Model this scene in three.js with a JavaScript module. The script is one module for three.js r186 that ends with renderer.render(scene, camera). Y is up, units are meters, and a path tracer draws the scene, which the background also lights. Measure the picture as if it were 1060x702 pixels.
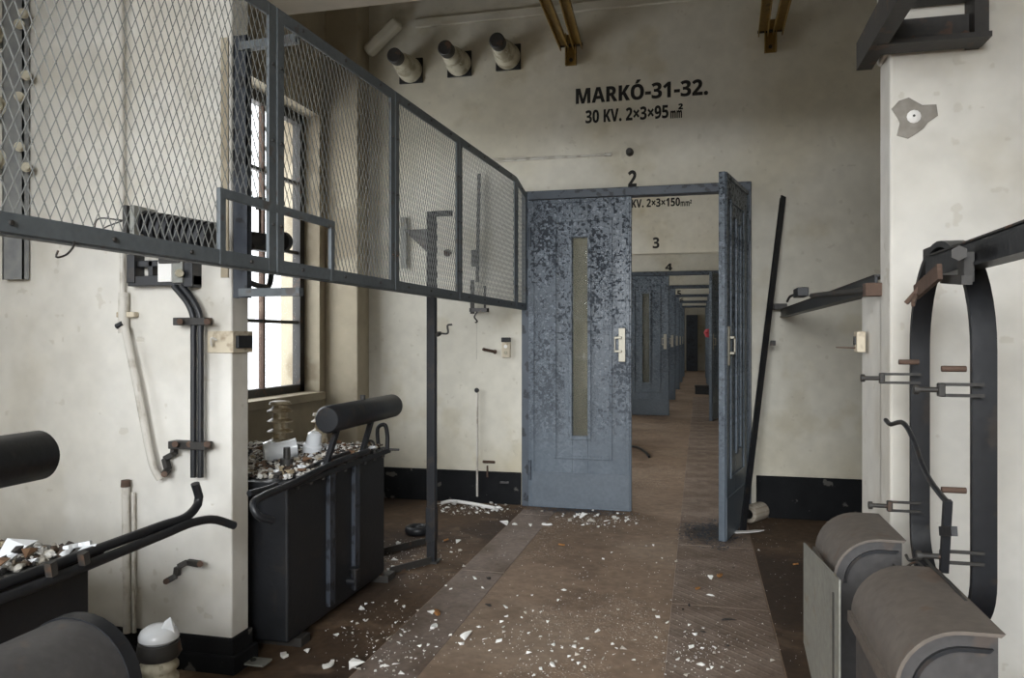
import * as THREE from 'three';
import { RoundedBoxGeometry } from 'three/addons/geometries/RoundedBoxGeometry.js';
import { ConvexGeometry } from 'three/addons/geometries/ConvexGeometry.js';
import { TextGeometry } from 'three/addons/geometries/TextGeometry.js';
import { FontLoader } from 'three/addons/loaders/FontLoader.js';
import { mergeGeometries, toCreasedNormals } from 'three/addons/utils/BufferGeometryUtils.js';
import { RectAreaLightUniformsLib } from 'three/addons/lights/RectAreaLightUniformsLib.js';
RectAreaLightUniformsLib.init();

// ------------------------------------------------------------------ camera, sky, light, exposure
const U = 1.3;                                    // eye height in metres; positions below are in eye heights: (x right, y up, d along the corridor)
const V = (x, y, d) => new THREE.Vector3(x * U, y * U, -d * U);
const scene = new THREE.Scene();
const camera = new THREE.PerspectiveCamera(2 * Math.atan(351 / 800) * 180 / Math.PI, 1060 / 702, 0.05, 200);
const YAW = Math.atan(0.2425);
camera.position.set(0, U, 0); camera.rotation.set(0, YAW, 0);
scene.add(camera);
scene.background = new THREE.Color().setRGB(2.3, 2.4, 2.5);       // white overcast sky
const renderer = new THREE.WebGLRenderer({ antialias: true });
renderer.toneMapping = THREE.LinearToneMapping;
renderer.toneMappingExposure = 1.0;
renderer.shadowMap.enabled = true;
const DAYLIGHT = 12;                              // radiance of the sky seen through the windows
const DAYCOLOR = new THREE.Color().setRGB(0.97, 1.0, 1.03);
// windows along the left wall, [from, to] along the corridor: each is an opening with daylight outside it
const WIN = [[0.2, 1.5], [3.0, 4.30], [5.4, 6.5], [8.3, 9.3], [11.0, 12.0], [13.7, 14.7], [16.4, 17.4], [19.0, 20.0], [21.7, 22.7]];
const CLEAR = [0.12, 0.22, 0.8, 0.6, 0.5, 0.5, 0.4, 0.4, 0.4];      // how much open sky each window sees past the yard outside
const WINY = [0.66, 2.36], XL = -2.25;
WIN.forEach(([a, b], i) => {
  const l = new THREE.RectAreaLight(DAYCOLOR, DAYLIGHT * CLEAR[i], (b - a) * U, (WINY[1] - WINY[0]) * U);
  l.position.copy(V(XL - 0.32, (WINY[0] + WINY[1]) / 2, (a + b) / 2));
  l.lookAt(V(5, (WINY[0] + WINY[1]) / 2, (a + b) / 2));
  scene.add(l);
});

const REAR = [-2.0, 1.6, 1.4, 3.5, -4.0];        // high wide window in the rear wall behind the camera: x from, x to, sill, head, depth
{ const l = new THREE.RectAreaLight(DAYCOLOR, DAYLIGHT * 2.5, (REAR[1] - REAR[0]) * U, (REAR[3] - REAR[2]) * U);
  l.position.copy(V((REAR[0] + REAR[1]) / 2, (REAR[2] + REAR[3]) / 2, REAR[4] - 0.34)); l.lookAt(V((REAR[0] + REAR[1]) / 2, (REAR[2] + REAR[3]) / 2, 9)); scene.add(l); }

// ------------------------------------------------------------------ pixel helpers (photo pixel + the plane it lies on)
const SN = Math.sin(YAW), CS = Math.cos(YAW);
const atZ = (px, py, Z) => { const k = (px - 530) / 800; return V(k * Z * CS - Z * SN, 1 + (351 - py) / 800 * Z, k * Z * SN + Z * CS); };
const pX = (px, py, X) => { const k = (px - 530) / 800; return atZ(px, py, X / (k * CS - SN)); };
const pD = (px, py, D) => { const k = (px - 530) / 800; return atZ(px, py, D / (k * SN + CS)); };
const pF = (px, py, y = 0) => atZ(px, py, 800 * (1 - y) / (py - 351));
const hx = (v) => v.x / U, hy = (v) => v.y / U, hd = (v) => -v.z / U;

// ------------------------------------------------------------------ random, noise, textures
let seed = 7;
const rnd = () => { seed = (seed * 1664525 + 1013904223) >>> 0; return seed / 4294967296; };
const rr = (a, b) => a + (b - a) * rnd();
const hash = (x, y, s) => { let n = (x * 374761393 + y * 668265263 + s * 974711) | 0; n = Math.imul(n ^ (n >>> 13), 1274126177); return ((n ^ (n >>> 16)) >>> 0) / 4294967296; };
function vn(u, v, p, s) {                          // value noise, period p over 0..1
  const x = u * p, y = v * p, xi = Math.floor(x), yi = Math.floor(y), fx = x - xi, fy = y - yi;
  const a = fx * fx * (3 - 2 * fx), b = fy * fy * (3 - 2 * fy), m = (n) => ((n % p) + p) % p;
  const h00 = hash(m(xi), m(yi), s), h10 = hash(m(xi + 1), m(yi), s), h01 = hash(m(xi), m(yi + 1), s), h11 = hash(m(xi + 1), m(yi + 1), s);
  return (h00 * (1 - a) + h10 * a) * (1 - b) + (h01 * (1 - a) + h11 * a) * b;
}
function fbm(u, v, p, o, s) { let t = 0, w = 0.5, n = 0; for (let i = 0; i < o; i++) { t += w * vn(u, v, p, s + i * 17); n += w; p *= 2; w *= 0.5; } return t / n; }
function cell(u, v, p, s) {                        // distance to cell edges (cracks) and id
  const x = u * p, y = v * p, xi = Math.floor(x), yi = Math.floor(y), m = (n) => ((n % p) + p) % p; let d1 = 9, d2 = 9, id = 0;
  for (let i = -1; i <= 1; i++) for (let j = -1; j <= 1; j++) {
    const cx = xi + i, cy = yi + j, hxx = hash(m(cx), m(cy), s), d = Math.hypot(cx + hxx - x, cy + hash(m(cx), m(cy), s + 5) - y);
    if (d < d1) { d2 = d1; d1 = d; id = hxx; } else if (d < d2) d2 = d;
  }
  return [d2 - d1, id];
}
const clamp = (x, a = 0, b = 1) => Math.min(b, Math.max(a, x));
const sm = (a, b, x) => { const t = clamp((x - a) / (b - a)); return t * t * (3 - 2 * t); };
const mixc = (a, b, t) => [a[0] + (b[0] - a[0]) * t, a[1] + (b[1] - a[1]) * t, a[2] + (b[2] - a[2]) * t];
const hex = (h) => [(h >> 16 & 255) / 255, (h >> 8 & 255) / 255, (h & 255) / 255];
function surface(w, h, size, fn, extra = {}, bump = 0.002) {   // fn(u, v) -> [rgb, height, roughness]; size = [metres wide, metres tall]
  const c = new Uint8Array(w * h * 4), b = new Uint8Array(w * h * 4), r = new Uint8Array(w * h * 4);
  for (let y = 0; y < h; y++) for (let x = 0; x < w; x++) {
    const [col, hh, ro] = fn(x / w, y / h), i = (y * w + x) * 4;
    for (let k = 0; k < 3; k++) { c[i + k] = clamp(col[k]) * 255; b[i + k] = clamp(hh) * 255; r[i + k] = clamp(ro) * 255; }
    c[i + 3] = b[i + 3] = r[i + 3] = 255;
  }
  const mk = (d, srgb) => {
    const t = new THREE.DataTexture(d, w, h, THREE.RGBAFormat); t.wrapS = t.wrapT = THREE.RepeatWrapping; t.magFilter = THREE.LinearFilter; t.minFilter = THREE.LinearMipmapLinearFilter; t.generateMipmaps = true;
    if (srgb) t.colorSpace = THREE.SRGBColorSpace; t.repeat.set(1 / size[0], 1 / size[1]); if (extra.offset) t.offset.set(...extra.offset); t.needsUpdate = true; return t;
  };
  const o = extra, { offset, vary, ...rest } = extra;
  let ro = 0; for (let i = 0; i < r.length; i += 4) ro += r[i]; ro /= r.length / 4 * 255;
  return new THREE.MeshPhysicalMaterial({ map: mk(c, true), bumpMap: mk(b), bumpScale: bump, ...(o.vary ? { roughnessMap: mk(r), roughness: 1 } : { roughness: ro }), ...rest });
}
const flat = (color, roughness = 0.6, metalness = 0, extra = {}) => new THREE.MeshPhysicalMaterial({ color, roughness, metalness, ...extra });

const M = {};
function plaster(base, dirt, s, grime = 1) {
  return surface(768, 768, [3.1, 3.1], (u, v) => {
    const big = fbm(u, v, 3, 6, s), fine = fbm(u, v, 48, 4, s + 3), st = fbm(u, v, 9, 6, s + 9);
    let c = mixc(base, dirt, clamp(sm(0.42, 0.75, big) * 0.5 * grime + sm(0.58, 0.75, st) * 0.4 * grime));
    c = c.map((x) => x * (0.96 + 0.08 * fine));
    const chip = sm(0.79, 0.81, fbm(u, v, 60, 3, s + 21)); c = mixc(c, [0.7, 0.67, 0.61], chip * 0.28);
    return [c, 0.5 + 0.3 * (fine - 0.5) + 0.4 * (big - 0.5) - chip * 0.2, 0.86];
  }, {}, 0.004);
}
M.white = plaster(hex(0xdedcd6), hex(0xcac5b9), 11);
M.cream = plaster(hex(0xd4d0c3), hex(0xbab199), 31, 1.1);
M.ceil = plaster(hex(0xb9b09f), hex(0x968a74), 51);
M.sideWall = plaster(hex(0xb3a994), hex(0x867a66), 71, 1.5);
M.board = surface(512, 512, [1.2, 1.2], (u, v) => {
  const f = fbm(u, v, 10, 5, 3), g = fbm(u, v, 40, 3, 5), sc = sm(0.68, 0.74, fbm(u, v, 18, 4, 8));
  let c = mixc(hex(0x111214), hex(0x212224), f); c = mixc(c, hex(0x8b877e), sc * 0.55);
  return [c, 0.5 + 0.4 * (g - 0.5), 0.7 + 0.25 * f];
}, { specularIntensity: 0.4 }, 0.002);
M.floor = surface(1536, 1536, [4.2, 4.2], (u, v) => {
  const a = fbm(u, v, 4, 6, 101), b = fbm(u, v, 14, 5, 103), f = fbm(u, v, 120, 3, 105), dust = sm(0.55, 0.75, fbm(u, v, 6, 5, 107));
  let c = mixc(hex(0x8a7562), hex(0x715d4b), sm(0.35, 0.65, a)); c = mixc(c, hex(0x9c8a78), dust * 0.55); c = mixc(c, hex(0x4a382a), sm(0.6, 0.78, b) * 0.28);
  const spk = sm(0.76, 0.8, vn(u, v, 620, 111)) * sm(0.5, 0.7, fbm(u, v, 9, 4, 113)); c = mixc(c, hex(0xc9c2b6), spk * 0.5);
  return [c.map((x) => x * (0.88 + 0.24 * f)), 0.5 + 0.4 * (b - 0.5) + 0.3 * (f - 0.5) + spk * 0.3, 0.72 + 0.25 * b];
}, {}, 0.006);
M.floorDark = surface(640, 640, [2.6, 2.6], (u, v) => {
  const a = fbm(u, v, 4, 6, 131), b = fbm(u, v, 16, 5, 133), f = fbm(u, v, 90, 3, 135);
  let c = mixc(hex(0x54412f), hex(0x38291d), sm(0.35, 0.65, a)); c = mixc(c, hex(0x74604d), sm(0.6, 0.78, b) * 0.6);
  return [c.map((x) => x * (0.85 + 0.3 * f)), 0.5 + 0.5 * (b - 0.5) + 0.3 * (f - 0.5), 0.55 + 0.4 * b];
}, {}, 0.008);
M.plate = surface(640, 640, [0.92, 0.92], (u, v) => {
  const a = fbm(u, v, 5, 5, 151), f = fbm(u, v, 90, 3, 153), n = 26, q = (u * n + v * n) % 2, w = (u * n - v * n + 200) % 2, ridge = Math.max(sm(0.62, 0.9, Math.abs(q - 1)) * sm(0.15, 0.35, w % 1), 0);
  let c = mixc(hex(0x8b7b6e), hex(0x78675a), sm(0.35, 0.65, a)); c = mixc(c, hex(0x9a8c80), ridge * 0.2); c = mixc(c, hex(0x54453a), sm(0.62, 0.76, fbm(u, v, 12, 4, 157)) * 0.3);
  return [c.map((x) => x * (0.9 + 0.2 * f)), 0.35 + 0.5 * ridge + 0.1 * f, 0.6 + 0.25 * a];
}, { metalness: 0.15 }, 0.003);
M.smoothPlate = surface(512, 512, [1.3, 1.3], (u, v) => {
  const a = fbm(u, v, 4, 6, 161), f = fbm(u, v, 60, 3, 163);
  const c = mixc(hex(0x82746a), hex(0x66574b), sm(0.35, 0.7, a));
  return [c.map((x) => x * (0.88 + 0.24 * f)), 0.5 + 0.3 * (f - 0.5), 0.6 + 0.2 * a];
}, { metalness: 0.1 }, 0.003);
// alligatored blue door paint, one door leaf 0.84 x 2.52 m
function doorPaint(s, dark) {
  return surface(512, 1536, [0.84, 2.52], (u, v) => {
    const wu = u + 0.012 * (fbm(u, v, 24, 3, s) - 0.5), [e, id] = cell(wu, v * 3, 44, s + 3), [e2] = cell(wu, v * 2, 20, s + 8);
    const lost = 0.66 * fbm(u, v * 3, 52, 3, s + 13) + 0.34 * fbm(u, v, 5, 3, s + 15) + 0.10 * (fbm(u, v, 60, 2, s + 14) - 0.5), up = sm(0.14, 0.3, v) * (0.55 + 0.45 * sm(0.30, 0.85, v));
    let c = mixc(hex(0x66707a), hex(0x78828b), id); c = mixc(c, hex(0x525c66), fbm(u, v, 5, 4, s + 21));
    const cr = Math.max(sm(0.14, 0.02, e) * sm(0.42, 0.58, fbm(u, v, 7, 4, s + 31)), sm(0.05, 0.0, e2) * 0.8) * up; c = mixc(c, hex(0x20242c), cr * 0.75);
    const bare = sm(0.56, 0.60, lost) * up * dark; c = mixc(c, hex(0x2b3037), bare * 0.75);
    const pale = sm(0.63, 0.7, fbm(u, v * 3, 44, 4, s + 41)) * (1 - bare) * up; c = mixc(c, hex(0x97a0aa), pale * 0.55);
    return [c, 0.6 + 0.25 * (id - 0.5) * up - cr * 0.35 - bare * 0.35, 0.38 + 0.35 * bare + 0.2 * cr];
  }, { vary: true }, 0.003);
}
M.door = doorPaint(201, 1); M.doorOther = doorPaint(301, 1.15);
M.bluePaint = surface(512, 512, [0.8, 0.8], (u, v) => {
  const a = fbm(u, v, 8, 5, 231), b = sm(0.62, 0.7, fbm(u, v, 16, 5, 233)), f = fbm(u, v, 50, 3, 235);
  let c = mixc(hex(0x464d56), hex(0x535b64), a); c = mixc(c, hex(0x24272d), b * 0.8);
  return [c, 0.5 + 0.3 * (f - 0.5) - b * 0.3, 0.42 + 0.3 * b];
}, {}, 0.002);
M.darkBlue = surface(512, 512, [0.7, 0.7], (u, v) => {
  const a = fbm(u, v, 8, 5, 241), b = sm(0.6, 0.7, fbm(u, v, 16, 5, 243)), f = fbm(u, v, 50, 3, 245);
  let c = mixc(hex(0x2c3037), hex(0x3c424b), a); c = mixc(c, hex(0x15161a), b * 0.8);
  return [c, 0.5 + 0.3 * (f - 0.5) - b * 0.3, 0.45 + 0.3 * b];
}, {}, 0.002);
M.fence = surface(512, 512, [0.9, 0.9], (u, v) => {
  const a = fbm(u, v, 6, 5, 261), f = fbm(u, v, 60, 3, 263), ru = sm(0.68, 0.76, fbm(u, v, 14, 5, 267));
  let c = mixc(hex(0x595f63), hex(0x6a7073), a); c = mixc(c, hex(0x564c45), ru * 0.6);
  return [c.map((x) => x * (0.93 + 0.14 * f)), 0.5 + 0.2 * (f - 0.5), 0.45 + 0.2 * a];
}, { metalness: 0.1 }, 0.001);
M.kick = surface(256, 256, [0.7, 0.7], (u, v) => { const a = fbm(u, v, 5, 5, 251), f = fbm(u, v, 40, 3, 253); return [mixc(hex(0x5a636c), hex(0x68717a), a).map((x) => x * (0.94 + 0.12 * f)), 0.5, 0.45]; });
M.wire = flat(0x7c7e7b, 0.45, 0.25);
function blackMetal(c1, c2, rust, s, ro) {
  return surface(320, 320, [0.8, 0.8], (u, v) => {
    const a = fbm(u, v, 6, 5, s), f = fbm(u, v, 60, 3, s + 2), b = sm(0.66, 0.76, fbm(u, v, 14, 5, s + 5));
    const c = mixc(mixc(hex(c1), hex(c2), a), hex(rust), b * 0.55);
    return [c.map((x) => x * (0.9 + 0.2 * f)), 0.5 + 0.3 * (f - 0.5) - 0.1 * b, ro + 0.25 * b];
  }, {}, 0.0015);
}
M.black = blackMetal(0x18191c, 0x25272b, 0x3a3028, 401, 0.42);
M.tank = blackMetal(0x17181b, 0x202226, 0x2b2724, 421, 0.5);
M.iron = blackMetal(0x2a2927, 0x3b3835, 0x6a4630, 441, 0.55);
M.rust = blackMetal(0x4e3d33, 0x5f4b3f, 0x776859, 461, 0.8);
M.greySheet = blackMetal(0x3d3c3d, 0x4c4a49, 0x5a4d44, 481, 0.5);
M.paleSheet = blackMetal(0x7d7e78, 0x8f8f87, 0x7a6c55, 501, 0.45);
M.dustTop = blackMetal(0x5b544e, 0x6f675f, 0x5f4d40, 521, 0.6);
M.ochre = blackMetal(0x806632, 0x957a40, 0x54431f, 541, 0.5);
M.porcelain = flat(0xe8ebee, 0.22, 0, { clearcoat: 0.4, clearcoatRoughness: 0.2 });
M.porcBrown = surface(256, 256, [0.3, 0.3], (u, v) => { const a = fbm(u, v, 6, 5, 561); return [mixc(hex(0xb9ad94), hex(0x7d6a4c), sm(0.4, 0.7, a)), 0.5, 0.45]; });
M.greyCer = surface(256, 256, [0.3, 0.3], (u, v) => { const a = fbm(u, v, 6, 5, 571); return [mixc(hex(0xc3bda9), hex(0x9a927c), sm(0.4, 0.7, a)), 0.5, 0.6]; });
M.chipWhite = flat(0xe6e5e0, 0.75); M.chipGrey = flat(0xb5aea2, 0.8); M.chipBrown = flat(0x6d523c, 0.85); M.chipDark = flat(0x2f2b28, 0.85); M.leaf = flat(0x96693a, 0.8);
M.letter = flat(0x1a1815, 0.75);
M.paper = flat(0xeceae6, 0.8);
M.conduit = surface(256, 256, [0.4, 0.4], (u, v) => { const a = fbm(u, v, 8, 5, 581); return [mixc(hex(0xcdc9c0), hex(0xaaa397), sm(0.45, 0.8, a)), 0.5 + 0.2 * a, 0.65]; });
M.beige = surface(256, 256, [0.3, 0.3], (u, v) => { const a = fbm(u, v, 8, 5, 591); return [mixc(hex(0xcabfa9), hex(0xa0907a), sm(0.45, 0.7, a)), 0.5, 0.6]; });
M.brass = flat(0xb3ae9f, 0.45, 0.4);
M.glass = new THREE.MeshPhysicalMaterial({ color: 0xffffff, transmission: 1, thickness: 0, roughness: 0.04, ior: 1.5 });
M.doorGlass = new THREE.MeshPhysicalMaterial({ color: 0xc4c4ba, transmission: 0.85, thickness: 0, roughness: 0.05, ior: 1.5 });
M.roll = surface(256, 256, [0.3, 0.3], (u, v) => { const a = fbm(u, v, 6, 5, 611), st = sm(0.6, 0.9, Math.sin(v * 60) * 0.5 + 0.5); return [mixc(hex(0xcfc6b6), hex(0x8a7f70), a * 0.7 + st * 0.2), 0.5 + 0.3 * st, 0.85]; });
M.mortar = surface(256, 256, [0.2, 0.2], (u, v) => { const a = fbm(u, v, 8, 5, 641); return [mixc(hex(0xa09b92), hex(0x7b766e), a), a, 0.9]; });
M.galv = surface(256, 256, [0.4, 0.4], (u, v) => { const a = fbm(u, v, 10, 5, 651); return [mixc(hex(0xa3a5a3), hex(0x83868a), a), 0.5, 0.5]; }, { metalness: 0.2 });
M.red = flat(0xa8323a, 0.6);

// ------------------------------------------------------------------ geometry helpers (world coordinates)
const clean = (g) => { let n = g.index ? g.toNonIndexed() : g; for (const k of Object.keys(n.attributes)) if (!['position', 'normal', 'uv'].includes(k)) n.deleteAttribute(k); return n; };
function boxUV(g) {                                // uv in metres from the dominant face direction
  const p = g.attributes.position, uv = new Float32Array(p.count * 2), a = new THREE.Vector3(), b = new THREE.Vector3(), c = new THREE.Vector3();
  for (let i = 0; i < p.count; i += 3) {
    a.fromBufferAttribute(p, i); b.fromBufferAttribute(p, i + 1).sub(a); c.fromBufferAttribute(p, i + 2).sub(a); b.cross(c);
    const x = Math.abs(b.x), y = Math.abs(b.y), z = Math.abs(b.z);
    for (let k = 0; k < 3; k++) {
      a.fromBufferAttribute(p, i + k); const j = (i + k) * 2;
      if (y >= x && y >= z) { uv[j] = a.x; uv[j + 1] = -a.z; } else if (x >= z) { uv[j] = -a.z; uv[j + 1] = a.y; } else { uv[j] = a.x; uv[j + 1] = a.y; }
    }
  }
  g.setAttribute('uv', new THREE.BufferAttribute(uv, 2)); return g;
}
function bx(x0, x1, y0, y1, d0, d1, r = 0) {        // box from bounds in eye heights; r = edge radius in metres
  const w = Math.abs(x1 - x0) * U, h = Math.abs(y1 - y0) * U, d = Math.abs(d1 - d0) * U;
  const g = r > 0 ? new RoundedBoxGeometry(w, h, d, 1, Math.min(r, w / 2.1, h / 2.1, d / 2.1)) : new THREE.BoxGeometry(w, h, d);
  g.translate((x0 + x1) / 2 * U, (y0 + y1) / 2 * U, -(d0 + d1) / 2 * U); return g;
}
function bm(cx, cy, cz, w, h, d, r = 0) {           // box in metres
  const g = r > 0 ? new RoundedBoxGeometry(w, h, d, 1, Math.min(r, w / 2.1, h / 2.1, d / 2.1)) : new THREE.BoxGeometry(w, h, d);
  g.translate(cx, cy, cz); return g;
}
function frameTo(g, p, q, up) {                     // a geometry along local +Y (0..len) put between p and q, local X facing up x dir
  const y = q.clone().sub(p).normalize(); let x = new THREE.Vector3().crossVectors(up || new THREE.Vector3(0, 1, 0), y); if (x.lengthSq() < 1e-6) x = new THREE.Vector3(1, 0, 0).addScaledVector(y, -y.x); x.normalize();
  const z = new THREE.Vector3().crossVectors(x, y); const m = new THREE.Matrix4().makeBasis(x, y, z); m.setPosition(p); g.applyMatrix4(m); return g;
}
function bar(p, q, w, t, up, r = 0) { const l = p.distanceTo(q), g = r > 0 ? new RoundedBoxGeometry(w, l, t, 1, Math.min(r, w / 2.1, t / 2.1)) : new THREE.BoxGeometry(w, l, t); g.translate(0, l / 2, 0); return frameTo(g, p, q, up); }
function angle(p, q, w, th, up) {                    // L-profile bar
  const l = p.distanceTo(q), a = new THREE.BoxGeometry(w, l, th), b = new THREE.BoxGeometry(th, l, w); a.translate(0, l / 2, 0); b.translate(-w / 2 + th / 2, l / 2, w / 2 - th / 2); const g = mergeGeometries([clean(a), clean(b)]); return frameTo(g, p, q, up);
}
function channel(p, q, w, dep, th, up) {             // U-profile bar
  const l = p.distanceTo(q), a = new THREE.BoxGeometry(w, l, th), b = new THREE.BoxGeometry(th, l, dep), c = new THREE.BoxGeometry(th, l, dep);
  a.translate(0, l / 2, 0); b.translate(-w / 2 + th / 2, l / 2, dep / 2 - th / 2); c.translate(w / 2 - th / 2, l / 2, dep / 2 - th / 2); return frameTo(mergeGeometries([clean(a), clean(b), clean(c)]), p, q, up);
}
function cyl(p, q, r0, r1 = r0, n = 18, open = false) { const l = p.distanceTo(q), g = new THREE.CylinderGeometry(r1, r0, l, n, 1, open); g.translate(0, l / 2, 0); return frameTo(g, p, q); }
function lathe(prof, p, axis = new THREE.Vector3(0, 1, 0), n = 24) { const g = new THREE.LatheGeometry(prof.map(([r, y]) => new THREE.Vector2(Math.max(r, 1e-4), y)), n); return frameTo(toCreasedNormals(g, 0.7), p, p.clone().add(axis)); }
function tube(pts, r, n = 10, seg = 0, tension = 0.5) {
  const c = new THREE.CatmullRomCurve3(pts, false, 'centripetal', tension), g = new THREE.TubeGeometry(c, seg || pts.length * 8, r, n, false), out = [g];
  for (const [t, s] of [[0, -1], [1, 1]]) { const P = c.getPoint(t), T = c.getTangent(t).multiplyScalar(s * 0.001); out.push(cyl(P.clone().sub(T), P.clone().add(T), r, r, n)); }
  return mergeGeometries(out.map(clean));
}
const offs = new WeakMap();
const numbers = {};
function numbered(n) { const k = numbers[n] = (numbers[n] ?? -1) + 1; return k ? n + '_' + String(k).padStart(3, '0') : n; }
function shadows(o) { o.castShadow = true; o.receiveShadow = true; return o; }
function geo(gs) { gs = (Array.isArray(gs) ? gs : [gs]).map(clean); const g = gs.length > 1 ? mergeGeometries(gs) : gs[0]; return boxUV(g); }
function thing(name, label, category, base, group, kind) {           // a Group at the thing's base; its parts are given in world coordinates
  const o = new THREE.Group(); o.name = numbered(name); o.position.copy(base); o.userData = { label, category }; if (group) o.userData.group = group; if (kind) o.userData.kind = kind;
  offs.set(o, base.clone()); scene.add(o); return o;
}
function part(parent, name, gs, mat, label) {
  const g = geo(gs), off = offs.get(parent); if (off) g.translate(-off.x, -off.y, -off.z);
  const m = shadows(new THREE.Mesh(g, mat)); m.name = name; if (label) m.userData.label = label; parent.add(m); if (off) offs.set(m, off); return m;
}
function one(name, label, category, gs, mat, group, kind) {          // a thing that is a single mesh, origin at its base
  const g = geo(gs); g.computeBoundingBox(); const b = g.boundingBox, c = new THREE.Vector3((b.min.x + b.max.x) / 2, b.min.y, (b.min.z + b.max.z) / 2); g.translate(-c.x, -c.y, -c.z);
  const m = shadows(new THREE.Mesh(g, mat)); m.name = numbered(name); m.position.copy(c); m.userData = { label, category }; if (group) m.userData.group = group; if (kind) m.userData.kind = kind; offs.set(m, c); scene.add(m); return m;
}
const structure = (name, label, category, gs, mat) => one(name, label, category, gs, mat, null, 'structure');

// ------------------------------------------------------------------ the shell
const DW = 4.54, WT = 0.16;                        // door wall and its thickness
const XR = 2.0, CEIL = 3.7, DN = -4.0, DF = 25.2;
const DOOR = [-0.993, 0.24, 1.83];
const floor = structure('floor', 'brown dusty concrete floor of the switchgear corridor', 'floor', bx(XL - 0.3, XR + 0.3, -0.12, 0, DN - 0.3, DF + 0.3), M.floor);
{ // darker dirt floors beside the walkway and the trench covers
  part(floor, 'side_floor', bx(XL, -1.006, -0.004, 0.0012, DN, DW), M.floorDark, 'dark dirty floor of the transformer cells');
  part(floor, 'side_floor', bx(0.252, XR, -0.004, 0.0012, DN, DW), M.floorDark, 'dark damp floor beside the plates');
  let d = -1.5; let i = 0;
  const L = [0.88, 0.93, 0.86];
  while (d < 13) { const l = L[i++ % 3]; part(floor, 'trench_plate', bx(-0.102, 0.248, -0.003, 0.0022 + 0.0006 * (i % 2), d, d + l - 0.004, 0.003), M.plate); d += l; }
  d = -1.2; while (d < 4.4) { const l = Math.min(1.1, 4.42 - d); part(floor, 'trench_plate', bx(-1.003, -0.810, -0.003, 0.002, d, d + l - 0.004, 0.003), M.smoothPlate); d += 1.1; }
}
structure('ceiling', 'pale plaster ceiling above the corridor', 'ceiling', bx(XL - 0.3, XR + 0.3, CEIL, CEIL + 0.15, DN - 0.3, DF + 0.3), M.ceil);
{ // left outer wall with its window openings
  const gs = [bx(XL - 0.26, XL, 0, WINY[0], DN - 0.3, DF), bx(XL - 0.26, XL, WINY[1], CEIL, DN - 0.3, DF)]; let d = DN - 0.3;
  for (const [a, b] of WIN) { gs.push(bx(XL - 0.26, XL, WINY[0], WINY[1], d, a)); d = b; } gs.push(bx(XL - 0.26, XL, WINY[0], WINY[1], d, DF));
  structure('wall_left', 'stained outer plaster wall with the tall iron windows', 'wall', gs, M.sideWall);
}
structure('wall_right', 'plain plaster wall on the right of the bays', 'wall', bx(XR, XR + 0.2, 0, CEIL, DN - 0.3, DF), M.white);
structure('wall_rear', 'plaster wall closing the near end of the hall', 'wall', [bx(XL, XR, 0, REAR[2], DN - 0.3, DN), bx(XL, XR, REAR[3], CEIL, DN - 0.3, DN), bx(XL, REAR[0], REAR[2], REAR[3], DN - 0.3, DN), bx(REAR[1], XR, REAR[2], REAR[3], DN - 0.3, DN)], M.white);
structure('wall_end', 'plaster wall closing the far end of the corridor', 'wall', bx(XL, XR, 0, CEIL, DF, DF + 0.2), M.cream);
WIN.forEach(([a, b], i) => {
  const w = thing('window_' + (i + 1), i === 1 ? 'tall iron window behind the far transformer, glaring white' : 'tall iron window in the left outer wall', 'window', V(XL - 0.12, WINY[0], (a + b) / 2), i === 1 ? null : 'iron windows along the left wall', 'structure');
  const n = 3, rows = 4, y0 = WINY[0] + 0.02, y1 = WINY[1], x0 = XL - 0.15, x1 = XL - 0.10, t = 0.028;
  part(w, 'window_frame', [bx(x0, x1, y0, y0 + 0.045, a, b), bx(x0, x1, y1 - 0.06, y1, a, b), bx(x0, x1, y0, y1, a, a + 0.04), bx(x0, x1, y0, y1, b - 0.055, b)], M.iron);
  for (let k = 1; k < n; k++) part(w, 'glazing_bar', bx(x0 + 0.01, x1 - 0.01, y0, y1, a + (b - a) * k / n - t / 3, a + (b - a) * k / n + t / 3), k === 2 ? M.rust : M.iron);
  for (let k = 1; k < rows; k++) part(w, 'glazing_bar', bx(x0 + 0.012, x1 - 0.012, y0 + (y1 - y0) * k / rows - t / 3, y0 + (y1 - y0) * k / rows + t / 3, a, b), M.iron);
  for (let k = 0; k < n; k++) for (let j = 0; j < rows; j++)
    part(w, 'pane', bx(XL - 0.127, XL - 0.125, y0 + (y1 - y0) * j / rows + 0.005, y0 + (y1 - y0) * (j + 1) / rows - 0.005, a + (b - a) * k / n + 0.005, a + (b - a) * (k + 1) / n - 0.005), M.glass);
  part(w, 'window_sill', bx(XL - 0.25, XL + 0.03, WINY[0] - 0.03, WINY[0] + 0.02, a - 0.03, b + 0.03, 0.006), M.sideWall);
});
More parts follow.
